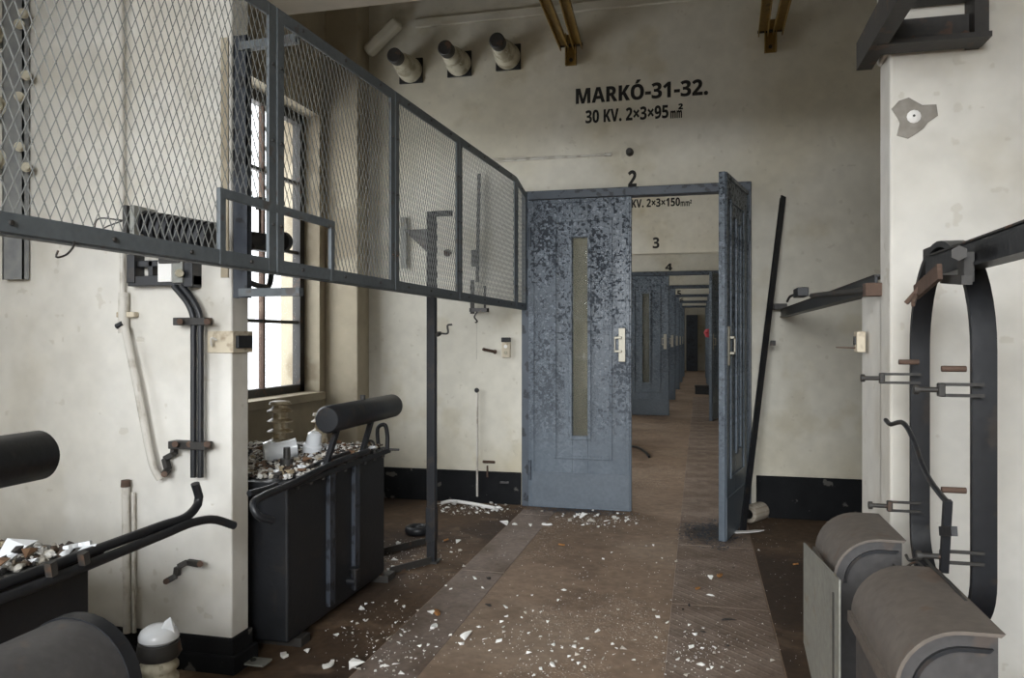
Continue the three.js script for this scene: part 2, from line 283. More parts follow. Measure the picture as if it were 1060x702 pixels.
{ const [x0, x1, y0, y1] = REAR, w = thing('window_20', 'wide high iron window in the rear wall of the hall', 'window', V((x0 + x1) / 2, y0, DN - 0.15), null, 'structure'), n = 6;
  part(w, 'window_frame', [bx(x0, x1, y0, y0 + 0.04, DN - 0.17, DN - 0.13), bx(x0, x1, y1 - 0.04, y1, DN - 0.17, DN - 0.13), bx(x0, x0 + 0.04, y0, y1, DN - 0.17, DN - 0.13), bx(x1 - 0.04, x1, y0, y1, DN - 0.17, DN - 0.13)], M.iron);
  for (let k = 1; k < n; k++) part(w, 'glazing_bar', bx(x0 + (x1 - x0) * k / n - 0.01, x0 + (x1 - x0) * k / n + 0.01, y0, y1, DN - 0.165, DN - 0.135), M.iron);
  for (let k = 0; k < n; k++) part(w, 'pane', bx(x0 + (x1 - x0) * k / n + 0.01, x0 + (x1 - x0) * (k + 1) / n - 0.01, y0 + 0.02, y1 - 0.02, DN - 0.151, DN - 0.149), M.glass); }
// cross walls along the corridor; each has the same door opening
function crossWall(d, t, mat, label, name) {
  return structure(name, label, 'wall', [bx(XL, DOOR[0], 0, CEIL, d, d + t), bx(DOOR[1], XR, 0, CEIL, d, d + t), bx(DOOR[0], DOOR[1], DOOR[2] + (d === 7.6 ? 0 : 0.045), CEIL, d, d + t)], mat);
}
const wallBack = crossWall(DW, WT, M.cream, 'cream door wall lettered with a cable number above the double door', 'wall_back');
const DEEP = [7.6, 10.3, 13.0, 15.7, 18.3, 21.0];
const deepWalls = DEEP.map((d, i) => crossWall(d, WT, M.cream, ['cream cross wall with a plain opening numbered 3', 'cream cross wall with a blue door numbered 4', 'cream cross wall behind the door numbered 4', 'cream cross wall numbered 5', 'cream cross wall numbered 6', 'farthest cream cross wall of the corridor'][i], 'wall_cross_' + (i + 1)));
// partition piers of the nearer bay, with a lintel beam across
const PD = [2.05, 2.14];
const wallPier = structure('wall_pier_left', 'white partition pier between the two transformer cells', 'wall', bx(XL, -1.36, 0, CEIL, PD[0], PD[1], 0.008), M.white);
const pierRight = structure('wall_pier_right', 'white column partition with a chipped hole beside the walkway', 'wall', [bx(0.452, XR, 0, CEIL, PD[0], PD[1] + 0.02, 0.01), bx(0.452, XR, 0, 1.125, PD[1], PD[1] + 0.25, 0.01), bx(0.444, XR, 1.70, CEIL, PD[0] + 0.005, PD[1] + 0.02, 0.01)], M.white);
structure('trim_1', 'pale plaster lintel beam crossing over the mesh screen', 'beam', bx(-1.36, 0.452, 2.055, CEIL, 2.03, 2.28, 0.01), M.ceil);
structure('wall_pier_near', 'white partition piers and lintel of the previous bay', 'wall', [bx(XL, -1.36, 0, CEIL, PD[0] - 2.49, PD[1] - 2.49), bx(0.452, XR, 0, CEIL, PD[0] - 2.49, PD[1] - 2.49), bx(-1.36, 0.452, 2.055, CEIL, PD[0] - 2.49, PD[1] - 2.49 + 0.14)], M.white);
structure('trim_2', 'corner pilaster of stained plaster beside the window', 'pilaster', bx(XL, -2.03, 0, CEIL, 4.37, DW, 0.01), M.sideWall);
structure('trim_3', 'plaster ledge along the top of the door wall', 'moulding', [bx(-1.72, XR, 2.93, 2.99, DW - 0.022, DW, 0.02), bar(pD(380, 55, 4.46), pD(413, 22, 4.46), 0.10, 0.10, new THREE.Vector3(0, 0, 1), 0.03)], M.cream);
structure('baseboard_back_left', 'black painted skirting under the white wall left of the blue door', 'baseboard', bx(-2.03, DOOR[0] - 0.05, 0, 0.195, DW - 0.012, DW + 0.01, 0.006), M.board);
structure('baseboard_back_right', 'black painted skirting behind the leaning iron bar', 'baseboard', bx(DOOR[1] + 0.07, XR, 0, 0.235, DW - 0.012, DW + 0.01, 0.006), M.board);
structure('baseboard_pier', 'black stepped plinth around the foot of the left pier', 'baseboard', [bx(XL, -1.350, 0.03, 0.105, PD[0] - 0.008, PD[1] + 0.008, 0.006), bx(XL, -1.338, 0, 0.055, PD[0] - 0.02, PD[1] + 0.02, 0.006)], M.board);

// lettering on the walls
const fontB = await new FontLoader().loadAsync('fonts/droid/droid_sans_bold.typeface.json');
function lettering(wall, text, a, b, size, D) {       // a, b: lower left and right end in photo pixels, on the cross wall at depth D; size: cap height in pixels
  const p = pD(a[0], a[1], D), q = pD(b[0], b[1], D), g = new TextGeometry(text, { font: fontB, size: 1, depth: 0.01, curveSegments: 4, bevelEnabled: true, bevelSize: 0.02, bevelThickness: 0.004, bevelSegments: 1 }); g.computeBoundingBox(); const bb = g.boundingBox;
  g.translate(-bb.min.x, 0, 0); g.scale((q.x - p.x) / (bb.max.x - bb.min.x), size * hyScale(D), 0.1); g.translate(p.x, p.y, -D * U);
  return part(wall, 'lettering', g, M.letter, 'painted black lettering');
}
function hyScale(D) { return D / CS / 800 * U ; }
lettering(wallBack, 'MARKÓ-31-32.', [596, 107.5], [733, 92], 15, DW);
lettering(wallBack, '30 KV. 2×3×95', [606, 127.5], [692, 113], 12.5, DW);
lettering(wallBack, 'mm', [694, 122.5], [706, 116], 9.5, DW);
lettering(wallBack, '²', [702, 117], [707, 110], 9, DW);
lettering(wallBack, '2', [650, 193.5], [659, 178], 16, DW);
lettering(deepWalls[0], '30 KV. 2×3×150', [641, 215.5], [704, 204], 8, DEEP[0]);
lettering(deepWalls[0], 'mm²', [704.5, 213.5], [716, 204], 6, DEEP[0]);
lettering(deepWalls[0], '3', [675.5, 257], [682.5, 246], 10.5, DEEP[0]);
lettering(deepWalls[1], '4', [688.5, 280], [696, 273], 6.8, DEEP[1]);
lettering(deepWalls[3], '5', [701, 307], [705, 301], 6, DEEP[3]);
lettering(deepWalls[4], '6', [704, 313.5], [707.5, 308.5], 4.5, DEEP[4]);

// ------------------------------------------------------------------ doors
function doorFrame(n, D, label, group) {
  const o = thing('trim_' + n, label, 'door frame', V((DOOR[0] + DOOR[1]) / 2, 0, D), group, 'structure'), f = 0.042, dd = D - 0.03;
  part(o, 'jamb', bx(DOOR[0] - f, DOOR[0] + 0.008, 0, DOOR[2] + 0.05, dd, D + 0.05, 0.006), M.bluePaint);
  part(o, 'jamb', bx(DOOR[1] - 0.008, DOOR[1] + f, 0, DOOR[2] + 0.05, dd, D + 0.05, 0.006), M.bluePaint);
  part(o, 'lintel', bx(DOOR[0] - f, DOOR[1] + f, DOOR[2], DOOR[2] + 0.052, dd - 0.004, D + 0.05, 0.006), M.bluePaint);
  return o;
}
const LW = 0.608 * U, LH = 1.82 * U;
function leaf(n, label, D, hingeRight, open, group, mat) {         // local frame: hinge at x = 0, leaf along +x (mirrored when hinged right), z = 0 its back face
  const o = new THREE.Group(); o.name = 'door_' + n; o.userData = { label, category: 'door', kind: 'structure' }; if (group) o.userData.group = group; scene.add(o);
  o.position.copy(V(hingeRight ? DOOR[1] - 0.004 : DOOR[0] + 0.004, 0.004, D - 0.012)); o.rotation.y = open; const s = hingeRight ? -1 : 1, T = 0.042, X = (x0, x1, y0, y1, z0, z1, r = 0) => bm(s * (x0 + x1) / 2, (y0 + y1) / 2, (z0 + z1) / 2, x1 - x0, y1 - y0, z1 - z0, r);
  const P = (name, gs, m, label2, par = o) => { const g = geo(gs), me = shadows(new THREE.Mesh(g, m)); me.name = name; if (label2) me.userData.label = label2; par.add(me); return me; };
  const gx0 = LW * 0.435, gx1 = LW * 0.58, gy0 = LH * 0.235, gy1 = LH * 0.875, mat2 = mat;
  // stiles and rails around a narrow glazed slot
  P('panel', [X(0, gx0, 0, LH, 0, T, 0.004), X(gx1, LW, 0, LH, 0, T, 0.004), X(gx0, gx1, 0, gy0, 0, T), X(gx0, gx1, gy1, LH, 0, T)], mat2);
  const mould = (x0, x1, y0, y1, w, h) => [X(x0, x0 + w, y0, y1, T, T + h, 0.004), X(x1 - w, x1, y0, y1, T, T + h, 0.004), X(x0 + w, x1 - w, y0, y0 + w, T, T + h, 0.004), X(x0 + w, x1 - w, y1 - w, y1, T, T + h, 0.004)];
  P('outer_moulding', mould(LW * 0.25, LW * 0.82, LH * 0.16, LH * 0.935, 0.022, 0.012), mat2);
  P('border_moulding', mould(LW * 0.02, LW * 0.985, 0.0, LH, 0.03, 0.008), mat2);
  P('glass_bead', mould(gx0 - 0.03, gx1 + 0.03, gy0 - 0.03, gy1 + 0.03, 0.028, 0.016), mat2);
  P('kick_plate', X(0.03, LW - 0.012, 0.012, LH * 0.115, T, T + 0.009, 0.002), M.kick);
  P('pane', X(gx0, gx1, gy0, gy1, T * 0.4, T * 0.55), M.doorGlass, 'narrow dusty glass strip');
  for (const y of [0.12, 0.88]) P('hinge', new THREE.CylinderGeometry(0.014, 0.014, 0.15, 10).translate(s * 0.012, LH * y, T + 0.006), M.bluePaint);
  const lk = P('lock_plate', X(LW - 0.095, LW - 0.045, LH * 0.475, LH * 0.582, T + 0.008, T + 0.014, 0.003), M.brass, 'worn pale metal lock plate');
  P('handle', [X(LW - 0.125, LW - 0.115, LH * 0.505, LH * 0.555, T + 0.03, T + 0.042, 0.004), X(LW - 0.125, LW - 0.07, LH * 0.548, LH * 0.555, T + 0.014, T + 0.042, 0.003), X(LW - 0.125, LW - 0.07, LH * 0.505, LH * 0.512, T + 0.014, T + 0.042, 0.003)], M.brass, null, lk);
  return o;
}
doorFrame(4, DW, 'blue grey door frame below the painted number 2');
leaf(1, 'closed blue door leaf with flaking paint and narrow glass strip', DW, false, 0, null, M.door);
leaf(2, 'blue door leaf standing open beside the leaning iron bar', DW, true, Math.PI / 2 - 0.24, null, M.doorOther);
doorFrame(5, DEEP[1], 'blue grey door frame below the painted number 4');
leaf(3, 'closed blue door leaf in the wall numbered 4', DEEP[1], false, 0, null, M.door);
leaf(4, 'open blue door leaf in the wall numbered 4', DEEP[1], true, Math.PI / 2 - 0.2, null, M.doorOther);
let dn = 5;
DEEP.slice(2).forEach((d, i) => {
  doorFrame(6 + i, d, 'blue grey door frame deep in the row of doorways', 'far door frames');
  leaf(dn++, 'closed blue door leaf deep in the row of doorways', d, false, 0, 'far closed door leaves', M.door);
  leaf(dn++, 'open blue door leaf deep in the row of doorways', d, true, Math.PI / 2 - 0.15, 'far open door leaves', M.doorOther);
});
one('end_cabinet', 'dark cabinet standing at the far end of the corridor', 'cabinet', [bx(-0.4, -0.05, 0, 1.75, DF - 0.5, DF - 0.05, 0.02), bx(-0.38, -0.23, 0.1, 1.65, DF - 0.515, DF - 0.5), bx(-0.22, -0.07, 0.1, 1.65, DF - 0.515, DF - 0.5)], M.darkBlue);
{ const p = pF(729, 408); const o = thing('floor_box', 'small black box on the floor beyond the far doorways', 'box', p); part(o, 'body', bm(p.x, 0.09, p.z, 0.42, 0.18, 0.3, 0.01), M.black); part(o, 'lid', bm(p.x, 0.19, p.z, 0.44, 0.03, 0.32, 0.006), M.iron); }
{ const p = pD(735, 346, 12.95), o = thing('red_lamp', 'small red fitting on an arm inside a far doorway', 'fitting', p); part(o, 'arm', cyl(p, p.clone().add(new THREE.Vector3(0.25, 0.06, -0.08)), 0.02), M.black); part(o, 'cap', lathe([[0, -0.08], [0.09, -0.06], [0.13, 0.04], [0.1, 0.1], [0, 0.12]], p), M.red); }

// ------------------------------------------------------------------ expanded mesh screen along the cells
const FA = { x: -1.117, d: 0.98 }, FB = { x: -1.000, d: 4.50 };      // screen line, near and far
const fS = (t) => ({ x: FA.x + (FB.x - FA.x) * t, d: FA.d + (FB.d - FA.d) * t });
const fT = (px) => { // parameter along the screen where it crosses photo column px
  const k = (px - 530) / 800; let lo = -0.4, hi = 1.1; for (let i = 0; i < 50; i++) { const m = (lo + hi) / 2, s = fS(m), z = s.d * CS - s.x * SN, x = s.x * CS + s.d * SN; if (x / z < k) lo = m; else hi = m; } return lo;
};
const FP = (t, y, out = 0) => { const s = fS(t); return V(s.x + out, y, s.d); };
const fBot = 1.175, fTop = (t) => 1.862 + 0.06 * t;
const FLEN = FP(0, 0).distanceTo(FP(1, 0));
function screenPanel(t0, t1, label, topCut, hatch) {
  const o = thing('mesh_screen', label, 'mesh screen', FP((t0 + t1) / 2, fBot), 'expanded metal screen panels'), up = new THREE.Vector3(0, 1, 0), w = 0.045, g = 0.003 / FLEN;
  t0 += g; t1 -= g; const top = (t) => fTop(t) - (topCut ? topCut * (t - t0) / (t1 - t0) : 0), side = new THREE.Vector3(1, 0, 0);
  part(o, 'bottom_rail', [bar(FP(t0, fBot + 0.018), FP(t1, fBot + 0.018), 0.012, w, up, 0.002), bar(FP(t0, fBot, -0.012), FP(t1, fBot, -0.012), 0.034, 0.006, up)], M.fence);
  part(o, 'top_rail', [bar(FP(t0, top(t0) - 0.017), FP(t1, top(t1) - 0.017), 0.012, w, up, 0.002)], M.fence);
  const st = w / 2 / FLEN;
  part(o, 'stile', bar(FP(t0 + st, fBot), FP(t0 + st, top(t0 + st)), 0.012, Math.min(w, (t1 - t0) * FLEN * 0.2), new THREE.Vector3(1, 0, 0).cross(up), 0.002).applyMatrix4(new THREE.Matrix4()), M.fence);
  part(o, 'stile', bar(FP(t1 - st, fBot), FP(t1 - st, top(t1 - st)), 0.012, Math.min(w, (t1 - t0) * FLEN * 0.2), new THREE.Vector3(1, 0, 0).cross(up), 0.002), M.fence);
  // hatch: a framed square hole in the mesh
  let hole = null;
  if (hatch) {
    const [a, b, y] = hatch; hole = { a, b, y }; const fr = [bar(FP(a, y), FP(b, y), 0.014, 0.028, up)]; const e = 0.014 / FLEN;
    if (a > t0 + 0.02) fr.push(bar(FP(a + e, fBot), FP(a + e, y), 0.014, 0.028, new THREE.Vector3(0, 0, -1))); if (b < t1 - 0.02) fr.push(bar(FP(b - e, fBot), FP(b - e, y), 0.014, 0.028, new THREE.Vector3(0, 0, -1)));
    part(o, 'hatch_frame', fr, M.fence);
  }
  const bolts = []; const nb = Math.max(1, Math.round((t1 - t0) * FLEN / 0.3));
  for (let i = 0; i < nb; i++) { const t = t0 + (t1 - t0) * (i + 0.5) / nb; for (const y of [fBot + 0.018, top(t) - 0.017]) bolts.push(cyl(FP(t, y, 0.003), FP(t, y, 0.009), 0.007, 0.006, 6)); }
  for (const t of [t0 + st, t1 - st]) for (const y of [1.30, 1.52, 1.72]) bolts.push(cyl(FP(t, y, 0.003), FP(t, y, 0.009), 0.006, 0.005, 6));
  bolts.forEach((b) => part(o, 'bolt', b, M.iron));
  // diamonds of slit and stretched sheet
  const cw = 0.031, ch = 0.066, gs = [], wv = 0.0027, tv = 0.0016, len = (t1 - t0) * FLEN; let pos = [];
  const nx = Math.floor(len / (cw / 2)), ny = Math.floor((1.95 - fBot) * U / (ch / 2));
  const N = (i, j) => FP(t0 + (t1 - t0) * (i / nx), fBot + j * ch / 2 / U);
  const q = new THREE.BoxGeometry(1, 1, 1);
  for (let i = 0; i < nx; i++) for (let j = 0; j <= ny; j++) {
    const dj = ((i + j) % 2 === 0) ? 1 : -1; const j2 = j + dj; if (j2 < 0) continue;
    const ta = t0 + (t1 - t0) * i / nx, yb = fBot + Math.max(j, j2) * ch / 2 / U; if (yb > top(ta)) continue;
    if (hole && ta > hole.a - 0.002 && ta < hole.b - 0.002 && Math.min(j, j2) * ch / 2 / U + fBot < hole.y) continue;
    gs.push([N(i, j), N(i + 1, j2)]);
  }
  const arr = new Float32Array(gs.length * 24 * 3); let at = 0; const A = new THREE.Vector3(), B = new THREE.Vector3();
  for (const [p, r] of gs) {                         // four long faces of each strand
    const dir = B.copy(r).sub(p).normalize(), n1 = new THREE.Vector3(1, 0, 0), n2 = new THREE.Vector3().crossVectors(dir, n1).normalize(); n1.applyAxisAngle(dir, 0.6); n2.applyAxisAngle(dir, 0.6);
    const c = [[1, 1], [-1, 1], [-1, -1], [1, -1]].map(([a, b]) => new THREE.Vector3().addScaledVector(n1, a * tv / 2).addScaledVector(n2, b * wv / 2));
    for (let k = 0; k < 4; k++) { const c0 = c[k], c1 = c[(k + 1) % 4]; for (const [e, o2] of [[p, c0], [r, c0], [r, c1], [p, c0], [r, c1], [p, c1]]) { A.copy(e).add(o2); arr[at++] = A.x; arr[at++] = A.y; arr[at++] = A.z; } }
  }
  const mg = new THREE.BufferGeometry(); mg.setAttribute('position', new THREE.BufferAttribute(arr, 3)); mg.computeVertexNormals();
  part(o, 'expanded_mesh', mg, M.wire).userData.kind = 'stuff';
  return o;
}
const t284 = fT(285), t408 = fT(408), t475 = fT(475), t534 = fT(534);
screenPanel(-0.14, t284, 'long nearest mesh screen panel in front of the conduit pier', 0, [fT(226), t284, 1.345]);
screenPanel(t284, t408, 'mesh screen panel in front of the bright iron window', 0, [t284, fT(345), 1.345]);
screenPanel(t408, t475, 'mesh screen panel right of the window, above the black post', 0);
screenPanel(t475, t534, 'mesh screen panel between the black post and the blue door', 0);
screenPanel(t534, 0.997, 'narrow last mesh screen panel with sloping top at the door frame', 0.06);

// ------------------------------------------------------------------ support posts of the screen
{ const b = pF(447, 582), o = thing('support_post', 'black square iron post standing on the floor under the mesh screen', 'post', b), x = hx(b), d = hd(b);
  part(o, 'post', bm(b.x, 1.02, b.z, 0.05, 2.04, 0.05, 0.004), M.black); part(o, 'arm', bar(V(x, 1.56, d), V(-1.07, 1.56, d), 0.03, 0.03, null), M.black);
  part(o, 'sleeve', bm(b.x, 0.22, b.z, 0.058, 0.2, 0.058, 0.004), M.black); part(o, 'foot_plate', bm(b.x, 0.006, b.z, 0.09, 0.012, 0.09, 0.002), M.iron);
  const q = pX(455, 345, x + 0.03); part(o, 'catch', [bar(pX(452, 347, x + 0.03), q, 0.02, 0.02), tube([q, q.clone().add(new THREE.Vector3(0.05, 0.0, 0)), q.clone().add(new THREE.Vector3(0.05, 0.045, 0)), q.clone().add(new THREE.Vector3(0.075, 0.05, 0))], 0.006, 6)], M.iron); }
{ const X = -1.30, a = pX(249, 280, X), o = thing('channel_post', 'blue grey steel channel fixed up the edge of the white pier', 'post', a), d = hd(a);
  part(o, 'channel', channel(V(X, 1.12, d), V(X, 1.885, d), 0.06, 0.03, 0.006, new THREE.Vector3(0, 0, 1)), M.darkBlue); part(o, 'arm', bar(V(X, 1.85, d), V(-1.105, 1.85, d - 0.02), 0.03, 0.03), M.fence);
  part(o, 'foot_arm', bar(V(X, 1.135, d), V(-1.105, 1.135, d), 0.03, 0.03), M.fence);
  part(o, 'rusty_strip', bm(a.x - 0.04, 1.98, a.z + 0.04, 0.03, 0.90, 0.008), M.sideWall); }

// ------------------------------------------------------------------ transformers
const zAxis = new THREE.Vector3(0, 0, -1), yAxis = new THREE.Vector3(0, 1, 0), xAxis = new THREE.Vector3(1, 0, 0);
function transformer(d0, d1, label, full) {
  const X0 = -1.90, X1 = -1.272, TOP = 0.545, o = thing('transformer', label, 'transformer', V((X0 + X1) / 2, 0, (d0 + d1) / 2));
  part(o, 'tank', bx(X0, X1, 0.03, TOP - 0.012, d0, d1, 0.012), M.tank);
  part(o, 'tank_flange', bx(X0 - 0.02, X1 + 0.02, TOP - 0.02, TOP, d0 - 0.02, d1 + 0.02, 0.004), M.black);
  part(o, 'base_rail', [bx(X0, X1 + 0.035, 0, 0.03, d1 - 0.05, d1 + 0.03, 0.004)], M.iron); part(o, 'base_rail', [bx(X0, X1 + 0.02, 0, 0.03, d0 + 0.05, d0 + 0.11, 0.004)], M.iron);
  for (const k of [0.36, 0.62]) { const d = d0 + (d1 - d0) * k; part(o, 'stiffener', bx(X1 - 0.002, X1 + 0.016, 0.06, TOP - 0.02, d - 0.022, d + 0.022, 0.004), M.darkBlue); }
  part(o, 'drain_valve', [cyl(V(X1, 0.10, d0 + (d1 - d0) * 0.55), V(X1 + 0.035, 0.10, d0 + (d1 - d0) * 0.55), 0.018), cyl(V(X1 + 0.03, 0.07, d0 + (d1 - d0) * 0.55), V(X1 + 0.03, 0.15, d0 + (d1 - d0) * 0.55), 0.012), cyl(V(X1 + 0.03, 0.145, d0 + (d1 - d0) * 0.55), V(X1 + 0.03, 0.152, d0 + (d1 - d0) * 0.55), 0.026)], M.black);
  const nb = 9; for (let i = 0; i < nb; i++) { const d = d0 + (d1 - d0) * (i + 0.5) / nb; part(o, 'flange_bolt', cyl(V(X1 + 0.011, TOP - 0.03, d), V(X1 + 0.011, TOP + 0.012, d), 0.009, 0.009, 6), M.iron); }
  // oil conservator on two struts
  const cx = -1.245, cy = full ? 0.722 : 0.775, ca = full ? 2.43 : 0.45, cb = full ? 3.02 : 1.25, R = 0.062;
  const cons = part(o, 'conservator', lathe([[0, 0], [R - 0.008, 0.002], [R, 0.012], [R, (cb - ca) * U - 0.012], [R - 0.008, (cb - ca) * U - 0.002], [0, (cb - ca) * U]], V(cx, cy, ca), zAxis, 32), M.black);
  const mid = V(cx, cy, (ca + cb) / 2); part(cons, 'filler_cap', cyl(mid.clone().add(new THREE.Vector3(0, R - 0.004, 0)), mid.clone().add(new THREE.Vector3(0, R + 0.022, 0)), 0.013, 0.013, 10), M.iron);
  for (const k of [0.16, 0.66]) { const d = ca + (cb - ca) * k; part(o, 'strut', bar(V(cx - 0.005, cy - 0.035, d), V(cx - 0.02, TOP, d - 0.07), 0.03, 0.022, xAxis, 0.003), M.black); }
  // lifting eye and bent lug at the far end
  if (full) part(o, 'lifting_eye', [new THREE.TorusGeometry(0.022, 0.006, 8, 18).translate(cx * U - 0.05, (TOP + 0.03) * U, -(d1 - 0.12) * U)], M.iron);
  if (full) part(o, 'lug', [tube([V(X1 - 0.02, TOP, d1 - 0.02), V(X1 - 0.02, TOP + 0.09, d1 - 0.02), V(X1 + 0.005, TOP + 0.10, d1 - 0.015), V(X1 + 0.015, TOP + 0.06, d1 - 0.01), V(X1 + 0.015, TOP, d1 - 0.01)], 0.011, 8)], M.black);
  if (full) part(o, 'lug_pin', cyl(V(X1 - 0.02, TOP - 0.005, d1), V(X1 + 0.06, TOP - 0.005, d1 + 0.01), 0.008, 0.006, 8), M.iron);
  return o;
}
const trFar = transformer(2.22, 3.0, 'black transformer tank with oil cylinder below the bright window', true);
const trNear = transformer(0.62, 1.40, 'black transformer tank in the nearest cell beside the arched cover', false);
// cable pipes along the tank edges
part(trNear, 'cable_pipe', tube([V(-1.235, 0.548, 0.6), V(-1.24, 0.552, 1.2), pX(165, 545, -1.25), pX(196, 533, -1.255), pX(206, 518, -1.26), pX(202, 501, -1.26)], 0.0145, 10, 60), M.black);
part(trNear, 'cable_pipe', tube([V(-1.215, 0.528, 0.6), V(-1.222, 0.532, 1.2), pX(165, 555, -1.235), pX(200, 541, -1.24), pX(222, 538, -1.24), pX(242, 544, -1.225)], 0.0145, 10, 60), M.black);
for (const [a, b] of [[[52, 582], [54, 596]], [[86, 572], [88, 584]]]) part(trNear, 'pipe_clamp', bar(pX(...a, -1.21), pX(...b, -1.21), 0.02, 0.02), M.iron);
part(trFar, 'cable_pipe', tube([V(-1.235, 0.57, 2.75), V(-1.24, 0.565, 2.45), pX(300, 502, -1.245), pX(272, 514, -1.245), pX(262, 522, -1.235), pX(266, 533, -1.22), pX(282, 539, -1.20)], 0.0145, 10, 60), M.black);
part(trFar, 'cable_pipe', tube([V(-1.29, 0.57, 2.72), V(-1.29, 0.565, 2.45), pX(285, 503, -1.30), pX(258, 511, -1.31)], 0.012, 10, 40), M.black);

// porcelain bushing, ribs down a stem, used on the far tank
function bushingProfile(r, R, h, n) { const p = [[0, 0], [r * 1.15, 0], [r * 1.15, 0.02]]; for (let i = 0; i < n; i++) { const y = 0.03 + (h - 0.06) * i / n, s = (h - 0.06) / n; p.push([r, y], [r, y + s * 0.45], [R, y + s * 0.55], [R * 0.98, y + s * 0.66], [r * 1.05, y + s * 0.9]); } p.push([r * 0.95, h - 0.02], [R * 0.85, h - 0.015], [R * 0.75, h], [0, h + 0.006]); return p; }
{ const p = pX(290, 458, -1.62); p.y = 0.545 * U; part(trFar, 'bushing', lathe(bushingProfile(0.038, 0.066, 0.27, 4), p, yAxis, 28), M.porcBrown, 'brown and cream ribbed porcelain bushing'); part(trFar, 'bushing_flange', cyl(p, p.clone().add(new THREE.Vector3(0, 0.03, 0)), 0.07, 0.062, 20), M.iron); }
{ const p = pX(332, 452, -1.62); p.y = 0.545 * U; part(trFar, 'bushing', lathe(bushingProfile(0.034, 0.055, 0.17, 2), p, yAxis, 24), M.porcBrown, 'broken brown porcelain bushing stump'); }
{ const p = pX(297, 478, -1.40); p.y = 0.545 * U; part(trFar, 'terminal_stud', [cyl(p, p.clone().add(new THREE.Vector3(0, 0.1, 0)), 0.018, 0.015, 12), cyl(p, p.clone().add(new THREE.Vector3(0, 0.05, 0)), 0.03, 0.03, 12)], M.iron); }

// broken porcelain lying on both tank tops
const shardGeo = [];
for (let i = 0; i < 7; i++) { const pts = []; const n = 7 + Math.floor(rnd() * 4), f = rr(0.25, 0.6); for (let k = 0; k < n; k++) pts.push(new THREE.Vector3(rr(-1, 1), rr(-1, 1) * f, rr(-1, 1) * rr(0.5, 1))); const g = new ConvexGeometry(pts); g.computeBoundingBox(); const b = g.boundingBox; g.translate(0, -b.min.y, 0); shardGeo.push(boxUV(clean(g))); }
for (let i = 0; i < 5; i++) {                      // curved pieces of insulator shed: a shell with thickness
  const a = rr(0.7, 1.5), R0 = 1, R1 = rr(0.55, 0.75), sh = new THREE.Shape(); const n = 6; for (let k = 0; k <= n; k++) { const t = -a / 2 + a * k / n + rr(-0.03, 0.03); sh[k ? 'lineTo' : 'moveTo'](Math.cos(t) * R0, Math.sin(t) * R0); } for (let k = n; k >= 0; k--) { const t = -a / 2 + a * k / n + rr(-0.06, 0.06), q = R1 + rr(-0.06, 0.06); sh.lineTo(Math.cos(t) * q, Math.sin(t) * q); }
  const g = new THREE.ExtrudeGeometry(sh, { depth: 0.16, bevelEnabled: true, bevelSize: 0.03, bevelThickness: 0.03, bevelSegments: 1 }); g.rotateX(-Math.PI / 2); g.rotateZ(rr(-0.5, 0.5)); g.translate(-0.8, 0, 0); g.computeBoundingBox(); g.translate(0, -g.boundingBox.min.y, 0); shardGeo.push(boxUV(clean(g)));
}
const where = (p) => { const x = hx(p), d = hd(p); if (d > 4.05) return x < -0.99 ? 'by the black skirting' : 'at the foot of the blue door'; if (x > 0.252) return 'on the dark floor beside the arched boxes'; if (x > -0.105) return 'on the ribbed trench plates'; if (x > -0.808) return d > 3 ? 'on the brown walkway before the blue door' : 'on the brown walkway beside the ribbed plates'; if (x > -1.006) return 'on the smooth grey trench plates'; return d > 3.05 ? 'on the dirt between the far tank and the skirting' : 'on the dirt along the far tank'; };
function shard(name, label, category, group, p, size, kind, mat, turn = rnd() * 6.3, tilt = 0) {
  const m = shadows(new THREE.Mesh(shardGeo[kind], mat)); m.name = numbered(name); m.userData = { label, category }; if (group) m.userData.group = group; m.position.copy(p); m.rotation.set(tilt, turn, 0, 'YXZ'); m.scale.setScalar(size); scene.add(m); return m;
}
const PM = [M.porcelain, M.chipGrey, M.chipBrown, M.chipDark, M.porcelain, M.chipBrown, M.porcBrown];
M.rubble = flat(0xffffff, 0.85, 0, { vertexColors: true });
